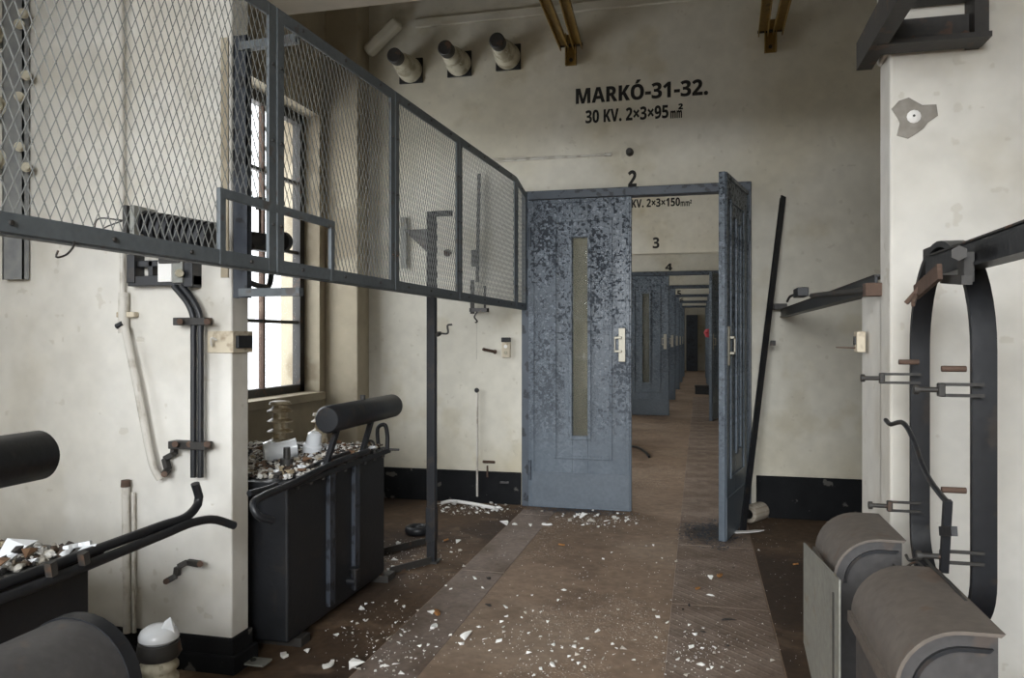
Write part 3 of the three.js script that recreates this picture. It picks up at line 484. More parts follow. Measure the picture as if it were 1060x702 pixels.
function rubbleBed(d0, d1, n, label) {              // crumbled filling between the larger fragments
  const tri = [], col = [], g0 = new THREE.IcosahedronGeometry(1, 0), P = g0.attributes.position, v = new THREE.Vector3(), c = new THREE.Color(), pal = [0xdcdad6, 0xc9c4ba, 0x5a4a3c, 0x7d705f, 0x352d28, 0xaaa498, 0x4a3b2f, 0xd2d0ca, 0x262422];
  for (let i = 0; i < n; i++) { const x = -1.275 - rnd() * 0.6, d = rr(d0 + 0.01, d1 - 0.01), h = 0.02 * fbm((x + 3) / 3 % 1, d / 4 % 1, 24, 3, 9), s = rr(0.006, 0.017), q = new THREE.Quaternion().setFromEuler(new THREE.Euler(rnd() * 6, rnd() * 6, rnd() * 6)), p = V(x, 0.546 + h, d), sx = rr(0.5, 1.2), sy = rr(0.4, 0.9); c.setHex(pal[Math.floor(rnd() * pal.length)]);
    for (let k = 0; k < P.count; k++) { v.fromBufferAttribute(P, k); v.x *= sx; v.y *= sy; v.applyQuaternion(q).multiplyScalar(s); tri.push(p.x + v.x, Math.max(0.5455 * U, p.y + v.y), p.z + v.z); col.push(c.r, c.g, c.b); } }
  const g = new THREE.BufferGeometry(); g.setAttribute('position', new THREE.Float32BufferAttribute(tri, 3)); g.computeVertexNormals(); boxUV(g); g.setAttribute('color', new THREE.Float32BufferAttribute(col, 3)); g.computeBoundingBox(); const b = g.boundingBox, o = new THREE.Vector3((b.min.x + b.max.x) / 2, b.min.y, (b.min.z + b.max.z) / 2); g.translate(-o.x, -o.y, -o.z);
  const m = shadows(new THREE.Mesh(g, M.rubble)); m.name = numbered('rubble'); m.position.copy(o); m.userData = { label, category: 'rubble', kind: 'stuff' }; scene.add(m);
}
rubbleBed(2.22, 3.0, 2600, 'crumbled brown and white rubble heaped on the far transformer tank'); rubbleBed(0.8, 1.40, 1500, 'crumbled rubble heaped on the nearest transformer tank');
function scatterTop(d0, d1, n, what) {
  for (let i = 0; i < n; i++) { const x = -1.275 - Math.pow(rnd(), 1.5) * 0.55, d = rr(d0 + 0.02, d1 - 0.03), k = Math.floor(rnd() * PM.length);
    const size = rr(0.014, 0.038), form = Math.floor(rnd() * shardGeo.length), y = 0.545 + rr(0.004, 0.022), t = (d - d0) / (d1 - d0);
    const label = (size > 0.028 ? 'large ' : size > 0.02 ? 'middling ' : 'small ') + ['white porcelain', 'grey plaster', 'brown rusty', 'dark sooty'][[0, 1, 2, 3, 0, 2, 1][k]] + (form > 6 ? ' curved shell ' : form > 3 ? ' lump ' : ' flake ') + (x > -1.36 ? 'at the front edge' : x > -1.55 ? 'in the middle' : 'at the window side') + (t < 0.34 ? ', near end,' : t < 0.67 ? '' : ', far end,') + ' of the ' + what;
    shard('porcelain_fragment', label, 'fragment', 'rubble on the ' + what, V(x, y, d), size, form, PM[k]); }
}
scatterTop(2.22, 3.0, 150, 'far transformer tank'); scatterTop(0.95, 1.40, 70, 'nearest transformer tank');
{ const on = (px, py, X) => { const v = pX(px, py, X); v.y = 0.545 * U; return v; };
  const big = (px, py, X, s, k, lab, dy = 0) => { const p = on(px, py, X); p.y += dy; shard('porcelain_shell', lab, 'porcelain piece', null, p, s, k, M.porcelain, rr(0, 6)); };
  const q = on(294, 470, -1.50), o = thing('broken_insulator', 'white broken insulator body lying on the far transformer tank', 'insulator', q);
  part(o, 'body', lathe([[0, 0], [0.05, 0], [0.055, 0.03], [0.042, 0.06], [0.045, 0.12], [0.05, 0.15], [0.03, 0.155], [0, 0.15]], q.clone().add(new THREE.Vector3(-0.06, 0.05, 0.08)), new THREE.Vector3(0.8, 0.1, -0.6), 22), M.porcelain);
  const q2 = on(322, 470, -1.45), o2 = thing('broken_insulator', 'white porcelain stub leaning behind the oil cylinder', 'insulator', q2);
  part(o2, 'body', lathe([[0, 0], [0.045, 0], [0.048, 0.05], [0.038, 0.06], [0.034, 0.11], [0.02, 0.12], [0, 0.115]], q2.clone().add(new THREE.Vector3(0, 0.012, 0)), new THREE.Vector3(0.25, 1, 0.1).normalize(), 20), M.porcelain);
  big(284, 492, -1.40, 0.055, 8, 'curved white porcelain rim at the near corner of the far tank'); big(344, 478, -1.30, 0.03, 2, 'bright white chip under the oil cylinder strut'); big(318, 488, -1.30, 0.032, 4, 'round white chip at the front edge of the far tank');
  big(20, 545, -1.36, 0.06, 3, 'large upright white porcelain shell on the nearest tank', 0.0); big(38, 540, -1.37, 0.055, 9, 'pale blue white porcelain lump on the nearest tank'); big(80, 545, -1.27, 0.055, 10, 'curved white porcelain rim at the far end of the nearest tank', 0.02);
  big(72, 562, -1.26, 0.035, 1, 'pointed white shard leaning on the cable pipe', 0.012); big(88, 560, -1.26, 0.028, 5, 'small white shard beside the cable pipe', 0.012); big(8, 568, -1.33, 0.05, 11, 'curved cream porcelain rim at the front of the nearest tank'); }

// arched sheet cover in front of the nearest tank
function arch(xc, w, spring, d0, d1, n = 16) {      // D-section running along the corridor, rounded top
  const sh = new THREE.Shape(), r = w / 2; sh.moveTo(-r, 0); sh.lineTo(-r, spring); for (let k = 1; k <= n; k++) { const t = Math.PI - Math.PI * k / n; sh.lineTo(Math.cos(t) * r, spring + Math.sin(t) * r); } sh.lineTo(r, 0); sh.closePath();
  const g = new THREE.ExtrudeGeometry(sh, { depth: (d1 - d0), bevelEnabled: false, curveSegments: 8 }); g.scale(U, U, U); g.translate(xc * U, 0, -d1 * U); return toCreasedNormals(g, 0.5);
}
function archShell(xc, w, spring, d0, d1, th, n = 18) { // lid: a half pipe with thickness
  const sh = new THREE.Shape(), r = w / 2; for (let k = 0; k <= n; k++) { const t = Math.PI - Math.PI * k / n; sh[k ? 'lineTo' : 'moveTo'](Math.cos(t) * (r + th), spring + Math.sin(t) * (r + th)); } for (let k = n; k >= 0; k--) { const t = Math.PI - Math.PI * k / n; sh.lineTo(Math.cos(t) * r, spring + Math.sin(t) * r); } sh.closePath();
  const g = new THREE.ExtrudeGeometry(sh, { depth: d1 - d0, bevelEnabled: false }); g.scale(U, U, U); g.translate(xc * U, 0, -d1 * U); return toCreasedNormals(g, 0.5);
}
{ const xc = -1.06, o = thing('arched_cover', 'dark rounded sheet cover in front of the nearest tank', 'cover', V(xc, 0, 0.95));
  part(o, 'body', arch(xc, 0.235, 0.395, 0.55, 1.15), M.greySheet); part(o, 'end_band', archShell(xc, 0.236, 0.395, 1.125, 1.153, 0.003), M.black); part(o, 'port_rim', new THREE.TorusGeometry(0.045, 0.008, 8, 24).rotateY(Math.PI / 2).translate((xc + 0.118) * U, 0.37 * U, -1.02 * U), M.rust, 'brown rusty ring');}
{ const p = V(-1.29, 0, 1.64), o = thing('standing_insulator', 'ribbed porcelain insulator standing on the floor before the white pier', 'insulator', p);
  const pr = [[0, 0], [0.05, 0], [0.05, 0.04]]; for (let i = 0; i < 6; i++) { const y = 0.04 + i * 0.04; pr.push([0.05, y], [0.06, y + 0.012], [0.06, y + 0.022], [0.05, y + 0.034]); } pr.push([0.05, 0.285], [0, 0.285]);
  part(o, 'ribbed_body', lathe(pr, p, yAxis, 28), M.greyCer); part(o, 'collar', lathe([[0, 0.285], [0.06, 0.285], [0.068, 0.3], [0.062, 0.335], [0, 0.34]], p, yAxis, 28), M.iron, 'dark iron collar');
  const tip = [[0.02, 0.37, 0.025], [0.058, 0.365, 0.0], [0.03, 0.37, -0.03], [0.045, 0.418, 0.004], [0.03, 0.405, 0.012], [0.05, 0.39, -0.012]].map(([x, y, z]) => new THREE.Vector3(p.x + x, y, p.z + z));
  const cp = part(o, 'broken_cap', lathe([[0, 0.335], [0.05, 0.335], [0.061, 0.346], [0.061, 0.358], [0.054, 0.372], [0.036, 0.384], [0, 0.389]], p, yAxis, 26), M.porcelain, 'broken white glazed top'); part(cp, 'jagged_edge', new ConvexGeometry(tip), M.porcelain); }
{ const p = pF(262, 690), o = thing('floor_bracket', 'flat pale metal tab lying at the foot of the left pier', 'bracket', p); part(o, 'tab', bm(p.x + 0.0, 0.02, p.z, 0.13, 0.008, 0.07, 0.002).translate(0, 0, 0), M.paleSheet); part(o, 'upstand', bm(p.x - 0.06, 0.045, p.z, 0.01, 0.09, 0.07, 0.002), M.black); part(o, 'bolt', cyl(p.clone().setY(0.022), p.clone().setY(0.03), 0.012, 0.012, 6), M.iron); }

// ------------------------------------------------------------------ fittings on the left pier face
const FD = PD[0];                                   // depth of the pier face
const onP = (px, py, o = 0) => pD(px, py, FD - o);
{ const o = thing('conduit', 'thin vertical conduit down the white pier behind the mesh', 'conduit', onP(129, 330, 0.02));
  part(o, 'pipe', cyl(onP(127, 318, 0.016), V(hx(onP(127, 318)), CEIL - 0.01, FD - 0.016), 0.011, 0.011, 10), M.conduit); part(o, 'socket', cyl(onP(128, 345, 0.018), onP(128, 303, 0.018), 0.02, 0.02, 14), M.conduit); part(o, 'saddle', bm(onP(130, 326, 0.02).x, onP(130, 326).y, onP(130, 326, 0.012).z, 0.085, 0.022, 0.03, 0.004), M.beige);
  part(o, 'black_plug', cyl(onP(121, 338, 0.03), onP(127, 335, 0.03), 0.012, 0.012, 10), M.black); }
one('slanting_tube', 'pale tube hanging slantwise down the white pier', 'tube', tube([onP(129, 338, 0.03), onP(142, 400, 0.035), onP(155, 468, 0.035), onP(160, 486, 0.035), onP(166, 496, 0.03)], 0.0155, 10, 40), M.conduit);
{ const o = thing('lower_conduit', 'short pipe running down the pier to the black plinth', 'conduit', onP(132, 625, 0.02)); part(o, 'pipe', [cyl(onP(132, 655, 0.02), onP(130, 500, 0.02), 0.016, 0.016, 10), cyl(onP(139, 655, 0.014), onP(138, 510, 0.014), 0.008, 0.008, 8)], M.conduit); part(o, 'rusty_end', cyl(onP(130, 504, 0.02), onP(130, 497, 0.02), 0.019, 0.017, 10), M.rust); }
{ const o = thing('cable_pair', 'pair of black cable pipes clipped down the white pier', 'cable pipe', onP(204, 495, 0.03));
  for (const s of [-1, 1]) part(o, 'pipe', tube([onP(184 + s * 4, 296, 0.035), onP(190 + s * 4, 303, 0.035), onP(198 + s * 3.6, 314, 0.035), onP(203.5 + s * 3.6, 328, 0.035), onP(204 + s * 3.6, 350, 0.035), onP(204 + s * 3.6, 420, 0.035), onP(204 + s * 3.6, 494, 0.035)], 0.0125, 10, 60), M.black);
  for (const [y, a, b] of [[333, 183, 216], [460, 178, 216]]) { const p = onP(a, y, 0.03), q = onP(b, y, 0.03), c = part(o, 'clamp', bm((p.x + q.x) / 2, p.y, p.z - 0.0, q.x - p.x, 0.03, 0.05, 0.003), M.iron, 'iron pipe clamp'); part(c, 'clamp_screw', cyl(onP(a + 3, y, 0.05), onP(a + 3, y, 0.068), 0.012, 0.012, 8), M.rust); part(c, 'clamp_screw', cyl(onP(b - 2, y, 0.05), onP(b - 2, y, 0.068), 0.012, 0.012, 8), M.rust); } }
function strap(pts, label) { const o = thing('wall_strap', label, 'bracket', onP(pts[0][0], pts[0][1], 0.02)); for (let i = 0; i + 1 < pts.length; i++) part(o, 'strap_piece', bar(onP(...pts[i], 0.02), onP(...pts[i + 1], 0.02 + (i % 2) * 0.02), 0.022, 0.024, new THREE.Vector3(0, 0, 1), 0.003), M.iron); part(o, 'screw', cyl(onP(...pts[0], 0.02), onP(...pts[0], 0.05), 0.012, 0.012, 8), M.rust); part(o, 'screw', cyl(onP(...pts[pts.length - 1], 0.02), onP(...pts[pts.length - 1], 0.05), 0.012, 0.012, 8), M.rust); }
strap([[196, 460], [181, 461], [180, 470], [171, 475], [174, 486], [170, 491]], 'bent iron strap on the pier beside the black cable pair');
strap([[207, 584], [194, 582], [184, 587], [183, 596], [172, 602]], 'bent iron strap low on the pier under the pipe ends');
{ const o = thing('terminal_frame', 'black iron frame with peeling white insert above the black cable pair', 'terminal frame', onP(175, 296, 0.03)), f = (a, b, c, d, m, n, dep = 0.05) => { const p = onP(a, b), q = onP(c, d); return part(o, n, bm((p.x + q.x) / 2, (p.y + q.y) / 2, p.z + dep / 2, Math.abs(q.x - p.x), Math.abs(p.y - q.y), dep, 0.003), m); };
  f(142, 265, 150, 294, M.black, 'frame_side', 0.06); f(200, 268, 209, 298, M.black, 'frame_side', 0.06); f(142, 287, 209, 296, M.black, 'frame_bar', 0.055); f(150, 271, 172, 277, M.black, 'frame_bar', 0.045); f(161, 271, 166, 290, M.black, 'frame_bar', 0.045); f(174, 272, 188, 293, M.paper, 'insert_plate', 0.062); f(189, 272, 200, 294, M.paleSheet, 'insert_plate', 0.066); part(o, 'knob', cyl(onP(186, 283, 0.045), onP(186, 283, 0.065), 0.018, 0.014, 14), M.greyCer); f(176, 268, 198, 274, M.iron, 'clip', 0.07); }
{ const o = thing('busbar_stack', 'row of black discs in an iron holder behind the lower mesh', 'insulator stack', onP(182, 257, 0.06)); const a = onP(150, 233, 0.11), b = onP(222, 246, 0.11); const n = 11;
  part(o, 'rod', cyl(a, b, 0.016), M.iron); for (let i = 0; i < n; i++) { const p = a.clone().lerp(b, (i + 0.5) / n), dv = b.clone().sub(a).normalize().multiplyScalar(0.0075); part(o, 'disc', cyl(p.clone().sub(dv), p.clone().add(dv), 0.056, 0.056, 20), M.black); }
  const pl = (px, n2, m) => { const p = onP(px, 234, 0.11); part(o, n2, bm(p.x, p.y, p.z + 0.01, 0.02, 0.135, 0.13, 0.003), m); }; pl(143.5, 'end_plate', M.iron); pl(151, 'end_plate', M.paleSheet); }
{ const p = onP(236, 354, 0), o = thing('label_holder', 'beige strap holding a black box around the pier edge', 'box', onP(237, 367, 0)), w = 0.0; const a = onP(217, 354, 0), e = V(-1.36, 0, 0).x;
  part(o, 'strap', [bm((a.x + e) / 2, p.y, -FD * U + 0.004, e - a.x + 0.01, 0.085, 0.01, 0.002), bm(e + 0.006, p.y, -(PD[0] + PD[1]) / 2 * U, 0.012, 0.085, (PD[1] - PD[0]) * U + 0.02, 0.002)], M.beige); part(o, 'black_panel', bm(e + 0.014, p.y, -(PD[0] + PD[1]) / 2 * U, 0.02, 0.05, (PD[1] - PD[0]) * U * 0.86, 0.003), M.black); part(o, 'hook', tube([onP(219, 358, 0.02), onP(219, 350, 0.03), onP(224, 352, 0.02)], 0.004, 6), M.conduit); }
{ const o = thing('slotted_channel', 'galvanised vertical channel with round bushings high on the pier', 'channel', onP(22, 228, 0.02)), a = onP(14, 228, 0), b = onP(34, 4, 0);
  part(o, 'channel', channel(V(hx(onP(22, 100)), 1.19, FD - 0.03), V(hx(onP(22, 100)), 2.3, FD - 0.03), 0.105, 0.03, 0.006, new THREE.Vector3(0, 0, 1)), M.galv);
  for (const [x, y] of [[24, 14], [20, 25], [27, 78], [20, 100], [20, 152], [27, 173]]) part(o, 'bushing', [cyl(onP(x, y, 0.02), onP(x, y, 0.05), 0.02, 0.02, 14), cyl(onP(x, y, 0.045), onP(x, y, 0.06), 0.011, 0.011, 8)], M.greyCer); }
[[0, 35], [2, 112], [2, 165]].forEach(([x, y], i) => { const o = thing('wall_roller', 'round ceramic roller on a bracket beside the galvanised channel', 'insulator', onP(x, y, 0.05), 'ceramic rollers beside the galvanised channel'); part(o, 'roller', lathe([[0, 0], [0.04, 0], [0.044, 0.012], [0.03, 0.025], [0.044, 0.038], [0.04, 0.05], [0, 0.05]], onP(x, y, 0.02), new THREE.Vector3(0, 0, 1), 20), M.greyCer); part(o, 'bracket', bm(onP(x, y + 9).x, onP(x, y + 12).y, onP(x, y, 0.02).z, 0.07, 0.03, 0.05, 0.003), M.paleSheet); });
one('wire_loop', 'thin bent wire sticking out beside the disc stack', 'wire', tube([onP(143, 229, 0.0), onP(138, 229, 0.06), onP(125, 228, 0.12), onP(101, 227, 0.15), onP(99, 240, 0.15), onP(112, 234, 0.15), onP(126, 229, 0.13)], 0.0028, 6, 40, 0.1), M.iron);
one('wire_hook', 'small wire hook hanging under the mesh screen rail', 'wire', tube([FP(fT(77), fBot + 0.005), pX(75, 257, -1.09), pX(68, 264, -1.09), pX(58, 266, -1.09), pX(60, 260, -1.09)], 0.0025, 6, 24), M.iron);

// isolator with rods between hatch and window
{ const X = -1.62, o = thing('isolator', 'dark isolator with disc ends seen through the hatch before the window', 'isolator', pX(278, 265, X));
  part(o, 'body', bar(pX(258, 249, X), pX(277, 252, X), 0.06, 0.085, null, 0.006), M.iron); part(o, 'disc', cyl(pX(268, 249, X + 0.04), pX(268, 249, X + 0.06), 0.03, 0.03, 16), M.black); part(o, 'disc', cyl(pX(290, 250, X), pX(294, 250.5, X), 0.052, 0.052, 18), M.black); part(o, 'rod', cyl(pX(276, 251, X), pX(291, 250, X), 0.012), M.iron); part(o, 'upper_knob', [cyl(pX(269, 209, X), pX(269, 217, X), 0.016, 0.022, 10), cyl(pX(269, 205, X), pX(269, 209, X), 0.03, 0.03, 10)], M.iron); part(o, 'link', cyl(pX(269, 213, X), pX(269, 246, X), 0.006), M.rust);
  part(o, 'mount_arm', bar(V(X, hy(pX(260, 249, X)), 2.14), pX(260, 249, X), 0.03, 0.03), M.iron);
  part(o, 'step', tube([pX(255, 292, X), pX(278, 296, X), pX(281, 284, X)], 0.014, 8, 24, 0.05), M.black); }

// ------------------------------------------------------------------ door wall fittings
const onW = (px, py, o = 0) => pD(px, py, DW - o);
const toCam = new THREE.Vector3(0, 0, 1);
[[424, 74, 'beside the corner pilaster'], [474, 67, 'between its two neighbours'], [524.5, 60, 'nearest the yellow bracket']].forEach(([x, y, w]) => {
  const p = onW(x + 2, y, 0.0), o = thing('wall_bushing', 'cream porcelain wall bushing with dark cap, ' + w, 'bushing', p, 'three wall bushings on the door wall');
  part(o, 'mounting_plate', bm(p.x, p.y, p.z + 0.01, 0.2, 0.2, 0.02, 0.004), M.black);
  part(o, 'porcelain', lathe([[0, 0.01], [0.098, 0.012], [0.1, 0.05], [0.092, 0.07], [0.094, 0.10], [0.085, 0.12], [0.086, 0.155], [0.076, 0.175], [0.075, 0.215], [0.064, 0.235], [0.062, 0.27], [0.05, 0.29], [0, 0.29]], p, new THREE.Vector3(0, 0.0, 1), 28), M.greyCer);
  part(o, 'end_cap', lathe([[0, 0.29], [0.05, 0.29], [0.058, 0.30], [0.058, 0.37], [0.05, 0.376], [0, 0.372]], p, new THREE.Vector3(0, 0.0, 1), 24), M.iron, 'dark rusty end cap');
});
[[592, 56, 'above the lettering'], [797, 42, 'above the open door leaf']].forEach(([x, y, w]) => {
  const p = onW(x, y, 0), o = thing('yellow_bracket', 'ochre painted channel bracket reaching from the wall ' + w, 'bracket', p, 'ochre wall brackets'), s = w.includes('open') ? 1 : 0;
  part(o, 'wall_channel', channel(p.clone().add(new THREE.Vector3(0, -0.1, 0.03)), p.clone().add(new THREE.Vector3(0, 0.14, 0.03)), 0.085, 0.045, 0.008, new THREE.Vector3(0, 0, -1)), M.ochre);
  for (const k of [-1, 1]) part(o, 'arm', channel(p.clone().add(new THREE.Vector3(k * 0.05, 0.05, 0.03)), p.clone().add(new THREE.Vector3(k * 0.075, 0.17, 1.15)), 0.07, 0.035, 0.007, new THREE.Vector3(0, 1, 0)), M.ochre);
  part(o, 'bolt', [cyl(p.clone().add(new THREE.Vector3(0, -0.06, 0.02)), p.clone().add(new THREE.Vector3(0, -0.06, 0.05)), 0.014, 0.014, 6), cyl(p.clone().add(new THREE.Vector3(-0.09, 0.05, 0.05)), p.clone().add(new THREE.Vector3(0.09, 0.05, 0.05)), 0.012, 0.012, 8)], M.iron);
  part(o, 'cross_piece', bar(p.clone().add(new THREE.Vector3(-0.1, 0.17, 0.95)), p.clone().add(new THREE.Vector3(0.1, 0.17, 0.95)), 0.04, 0.03), M.iron);
});
one('thin_conduit', 'thin conduit running along the wall above the blue door', 'conduit', [cyl(onW(500, 168, 0.008), onW(628, 160, 0.008), 0.008, 0.008, 8), cyl(onW(500, 165, 0.008), onW(608, 161, 0.008), 0.004, 0.004, 6), cyl(onW(626, 160, 0.012), onW(633, 159.5, 0.012), 0.014, 0.014, 8)], M.conduit);
{ const p = onW(652, 158), o = thing('lamp_socket', 'dark wall socket on a round plaster patch above the number 2', 'socket', p); part(o, 'plaster_patch', lathe([[0, 0.004], [0.062, 0.004], [0.085, 0]], p, toCam, 20), M.cream); part(o, 'socket', lathe([[0, 0.002], [0.03, 0.004], [0.026, 0.05], [0.018, 0.06], [0, 0.058]], p, toCam, 16), M.iron); }
{ const p = onW(524.5, 360), o = thing('wall_switch', 'small pale push button switch with dark top left of the blue door', 'switch', p); part(o, 'case', bm(p.x, p.y, p.z + 0.015, 0.068, 0.155, 0.03, 0.006), M.beige); part(o, 'hood', bm(p.x, p.y + 0.062, p.z + 0.02, 0.07, 0.036, 0.04, 0.004), M.black); part(o, 'button', cyl(p.clone().add(new THREE.Vector3(0, 0.01, 0.03)), p.clone().add(new THREE.Vector3(0, 0.01, 0.038)), 0.014, 0.014, 14), M.paper); part(o, 'button', cyl(p.clone().add(new THREE.Vector3(0, -0.04, 0.03)), p.clone().add(new THREE.Vector3(0, -0.04, 0.038)), 0.014, 0.014, 14), M.greyCer); }
one('pipe_stub', 'rusty pipe stub poking from the wall beside the push button switch', 'pipe', [cyl(onW(513, 364.5), onW(500, 361.5, 0.07), 0.012, 0.012, 10), cyl(onW(513, 364.5, 0.01), onW(511.5, 364.2, 0.018), 0.017, 0.017, 10)], M.rust);
one('iron_stub', 'short rusty iron stub just above the black skirting', 'pipe', [cyl(onW(512, 478.5), onW(500, 478, 0.05), 0.011, 0.011, 8), bar(onW(504.5, 482, 0.02), onW(504.5, 494, 0.02), 0.012, 0.012)], M.rust);
one('skirting_bolt_plate', 'small grey plate screwed on the black skirting', 'plate', [bm(onW(523, 500).x, onW(523, 499).y, onW(523, 499, 0.02).z, 0.07, 0.016, 0.02, 0.003), cyl(onW(520, 499, 0.02), onW(520, 499, 0.034), 0.006), cyl(onW(526, 499, 0.02), onW(526, 499, 0.034), 0.006)], M.greySheet);
{ const o = thing('thin_riser', 'thin pipe rising from the skirting to a black knob on the wall', 'pipe', onW(494, 517, 0.02)); part(o, 'pipe', cyl(onW(494, 514, 0.018), onW(494, 403, 0.018), 0.009, 0.009, 8), M.conduit); part(o, 'knob', lathe([[0, 0], [0.016, 0], [0.02, 0.015], [0.012, 0.028], [0, 0.03]], onW(494, 404, 0.018), toCam, 12), M.black); }
{ const o = thing('hook_bracket', 'dark hook bracket hanging under the mesh screen near the switch', 'bracket', onW(495, 326, 0.05)); part(o, 'arm', bar(onW(487, 321, 0.02), onW(505, 321, 0.1), 0.025, 0.03), M.iron); part(o, 'upright', [bar(onW(489, 290, 0.03), onW(489, 325, 0.03), 0.03, 0.02), bar(onW(502, 296, 0.06), onW(502, 322, 0.06), 0.016, 0.016)], M.iron); part(o, 'hook', tube([onW(494, 323, 0.06), onW(491, 328, 0.06), onW(494, 333, 0.06), onW(492, 334, 0.06)], 0.006, 6), M.iron); part(o, 'cord', cyl(onW(493.5, 333, 0.05), onW(493.5, 372, 0.04), 0.0016, 0.0016, 5), M.conduit); }
{ const o = thing('gusset_bracket', 'triangular iron gusset bracket behind the mesh above the black post', 'bracket', onW(430, 280, 0.02)); const a = onW(418, 238, 0.02), b = onW(447, 237, 0.3), c = onW(443, 262, 0.3); part(o, 'wall_bar', bar(onW(418, 225, 0.02), onW(418, 278, 0.02), 0.05, 0.02), M.paleSheet); const g = new ConvexGeometry([a, b, c].flatMap((v) => [v.clone().add(new THREE.Vector3(0, 0, 0.006)), v.clone().add(new THREE.Vector3(0, 0, -0.006))])); part(o, 'gusset', g, M.iron); }
one('round_stain_plate', 'small rusty round plate on the wall behind the mesh', 'plate', [cyl(onW(463, 262), onW(463, 262, 0.012), 0.03, 0.028, 14), cyl(onW(463, 262, 0.01), onW(463, 262, 0.02), 0.01, 0.008, 8)], M.rust);
{ const o = thing('upper_rod', 'dark switch rod fixed up the wall behind the mesh', 'rod', onW(494, 300, 0.03)); part(o, 'rod', bar(onW(496, 180, 0.03), onW(494, 292, 0.03), 0.028, 0.02), M.iron); part(o, 'joint', bm(onW(493, 268).x, onW(493, 268).y, onW(493, 268, 0.03).z, 0.05, 0.13, 0.04, 0.004), M.iron); }

// ------------------------------------------------------------------ right of the door
{ const p = pF(769, 551), q = onW(811, 203, 0.045), o = thing('leaning_bar', 'long black iron angle bar leaning against the wall beside the open door', 'iron bar', p); part(o, 'bar', angle(p, q, 0.05, 0.007, new THREE.Vector3(1, 0, 1)), M.black); part(o, 'catch', bm(onW(797, 355, 0.1).x + 0.01, onW(797, 355).y, p.clone().lerp(q, 0.56).z, 0.035, 0.035, 0.03, 0.003), M.iron); }
{ const p = pF(779, 541), o = thing('rolled_sheet', 'dirty pale roll lying on the floor behind the leaning bar', 'roll', p), a = new THREE.Vector3(0.55, 0, -0.83), s = p.clone().add(new THREE.Vector3(-0.03, 0.062, 0.02)); part(o, 'roll', lathe([[0.035, 0.0], [0.062, 0], [0.064, 0.01], [0.064, 0.17], [0.062, 0.18], [0.035, 0.18]], s, a, 24), M.roll); part(o, 'core', lathe([[0.03, 0.002], [0.037, 0.002], [0.037, 0.178], [0.03, 0.178]], s, a, 18), M.iron, 'dark hollow core'); }
{ const p = pF(772, 553), sh = new THREE.Shape(); [[-0.1, 0], [-0.06, 0.035], [0.0, 0.02], [0.06, 0.03], [0.12, 0.01], [0.08, -0.02], [0.0, -0.03], [-0.07, -0.02]].forEach(([x, y], i) => sh[i ? 'lineTo' : 'moveTo'](x, y)); const g = new THREE.ExtrudeGeometry(sh, { depth: 0.004, bevelEnabled: false }); g.rotateX(-Math.PI / 2); g.rotateZ(0.12); g.translate(p.x, 0.014, p.z); one('paper_scrap', 'crumpled white scrap lying below the leaning bar', 'paper', g, M.paper); }
function zBeam(d0, d1, label) { const X = 0.44, Y = 1.145, o = thing('rail_beam', label, 'beam', V(X, Y, (d0 + d1) / 2)); part(o, 'web', bx(X, X + 0.008, Y - 0.02, Y + 0.02, d0, d1, 0.002), M.black); part(o, 'lower_flange', bx(X - 0.004, X + 0.036, Y - 0.024, Y - 0.018, d0, d1), M.black); part(o, 'upper_flange', bx(X, X + 0.034, Y + 0.016, Y + 0.022, d0, d1), M.iron); return o; }
{ const o = zBeam(2.06 + 0.1, DW, 'black iron rail beam from the column to the door wall'); const p = pX(829, 303, 0.43); part(o, 'terminal_block', bm(p.x, p.y, p.z, 0.06, 0.05, 0.2, 0.004), M.black); part(o, 'hook', tube([pX(822, 305, 0.43), pX(817, 308, 0.43), pX(815, 312, 0.43)], 0.008, 6), M.iron); part(o, 'rod', cyl(pX(840, 306, 0.43), pX(900, 300, 0.43), 0.012, 0.012, 8), M.iron); part(o, 'wall_clip', bm(onW(806, 318).x, onW(806, 318).y, onW(806, 318, 0.06).z, 0.09, 0.04, 0.12, 0.004), M.iron); part(o, 'rust_block', bm(pX(906, 300, 0.44).x, pX(906, 300, 0.44).y, pX(906, 300, 0.44).z, 0.07, 0.045, 0.05, 0.004), M.rust); }
{ const o = zBeam(0.5, 1.70, 'black iron rail beam reaching to the arched iron collar'); part(o, 'bracket_drop', [bar(pX(1000, 262, 0.43), pX(1000, 292, 0.43), 0.02, 0.04), bar(pX(978, 289, 0.44), pX(1001, 290, 0.42), 0.02, 0.02)], M.iron); part(o, 'bolt', cyl(pX(993, 262, 0.42), pX(993, 262, 0.4), 0.016, 0.016, 6), M.iron); }
// column furniture
{ const o = thing('top_bracket', 'heavy black angle iron bracket high on the white column', 'bracket', pD(960, 48, 2.04)), D = 2.03, y = hy(pD(935, 50, D)), x0 = hx(pD(922, 48, D)) - 0.045, x1 = hx(pD(1016, 41, D));
  part(o, 'cross_angle', [bx(x0, x1, y - 0.005, y + 0.065, D - 0.012, D + 0.012), bx(x0, x1, y - 0.012, y + 0.0, D - 0.07, D)], M.iron); part(o, 'side_angle', [bx(x0 - 0.012, x0 + 0.025, y - 0.01, y + 0.06, D - 0.75, D + 0.11), bx(x0 - 0.01, x0 + 0.06, y + 0.05, y + 0.065, D - 0.75, D + 0.01)], M.iron); part(o, 'side_plate', bx(x1 - 0.03, x1, y - 0.01, y + 0.3, D - 0.05, D + 0.02), M.iron); part(o, 'upper_angle', bx(x0 + 0.02, x1, y + 0.10, y + 0.16, D - 0.05, D + 0.012), M.iron);
  part(o, 'bolt', cyl(pD(945, 42, D - 0.012), pD(945, 42, D - 0.03), 0.014, 0.014, 6), M.rust); part(o, 'bolt', cyl(pD(999, 36, D - 0.012), pD(999, 36, D - 0.03), 0.014, 0.014, 6), M.rust); }
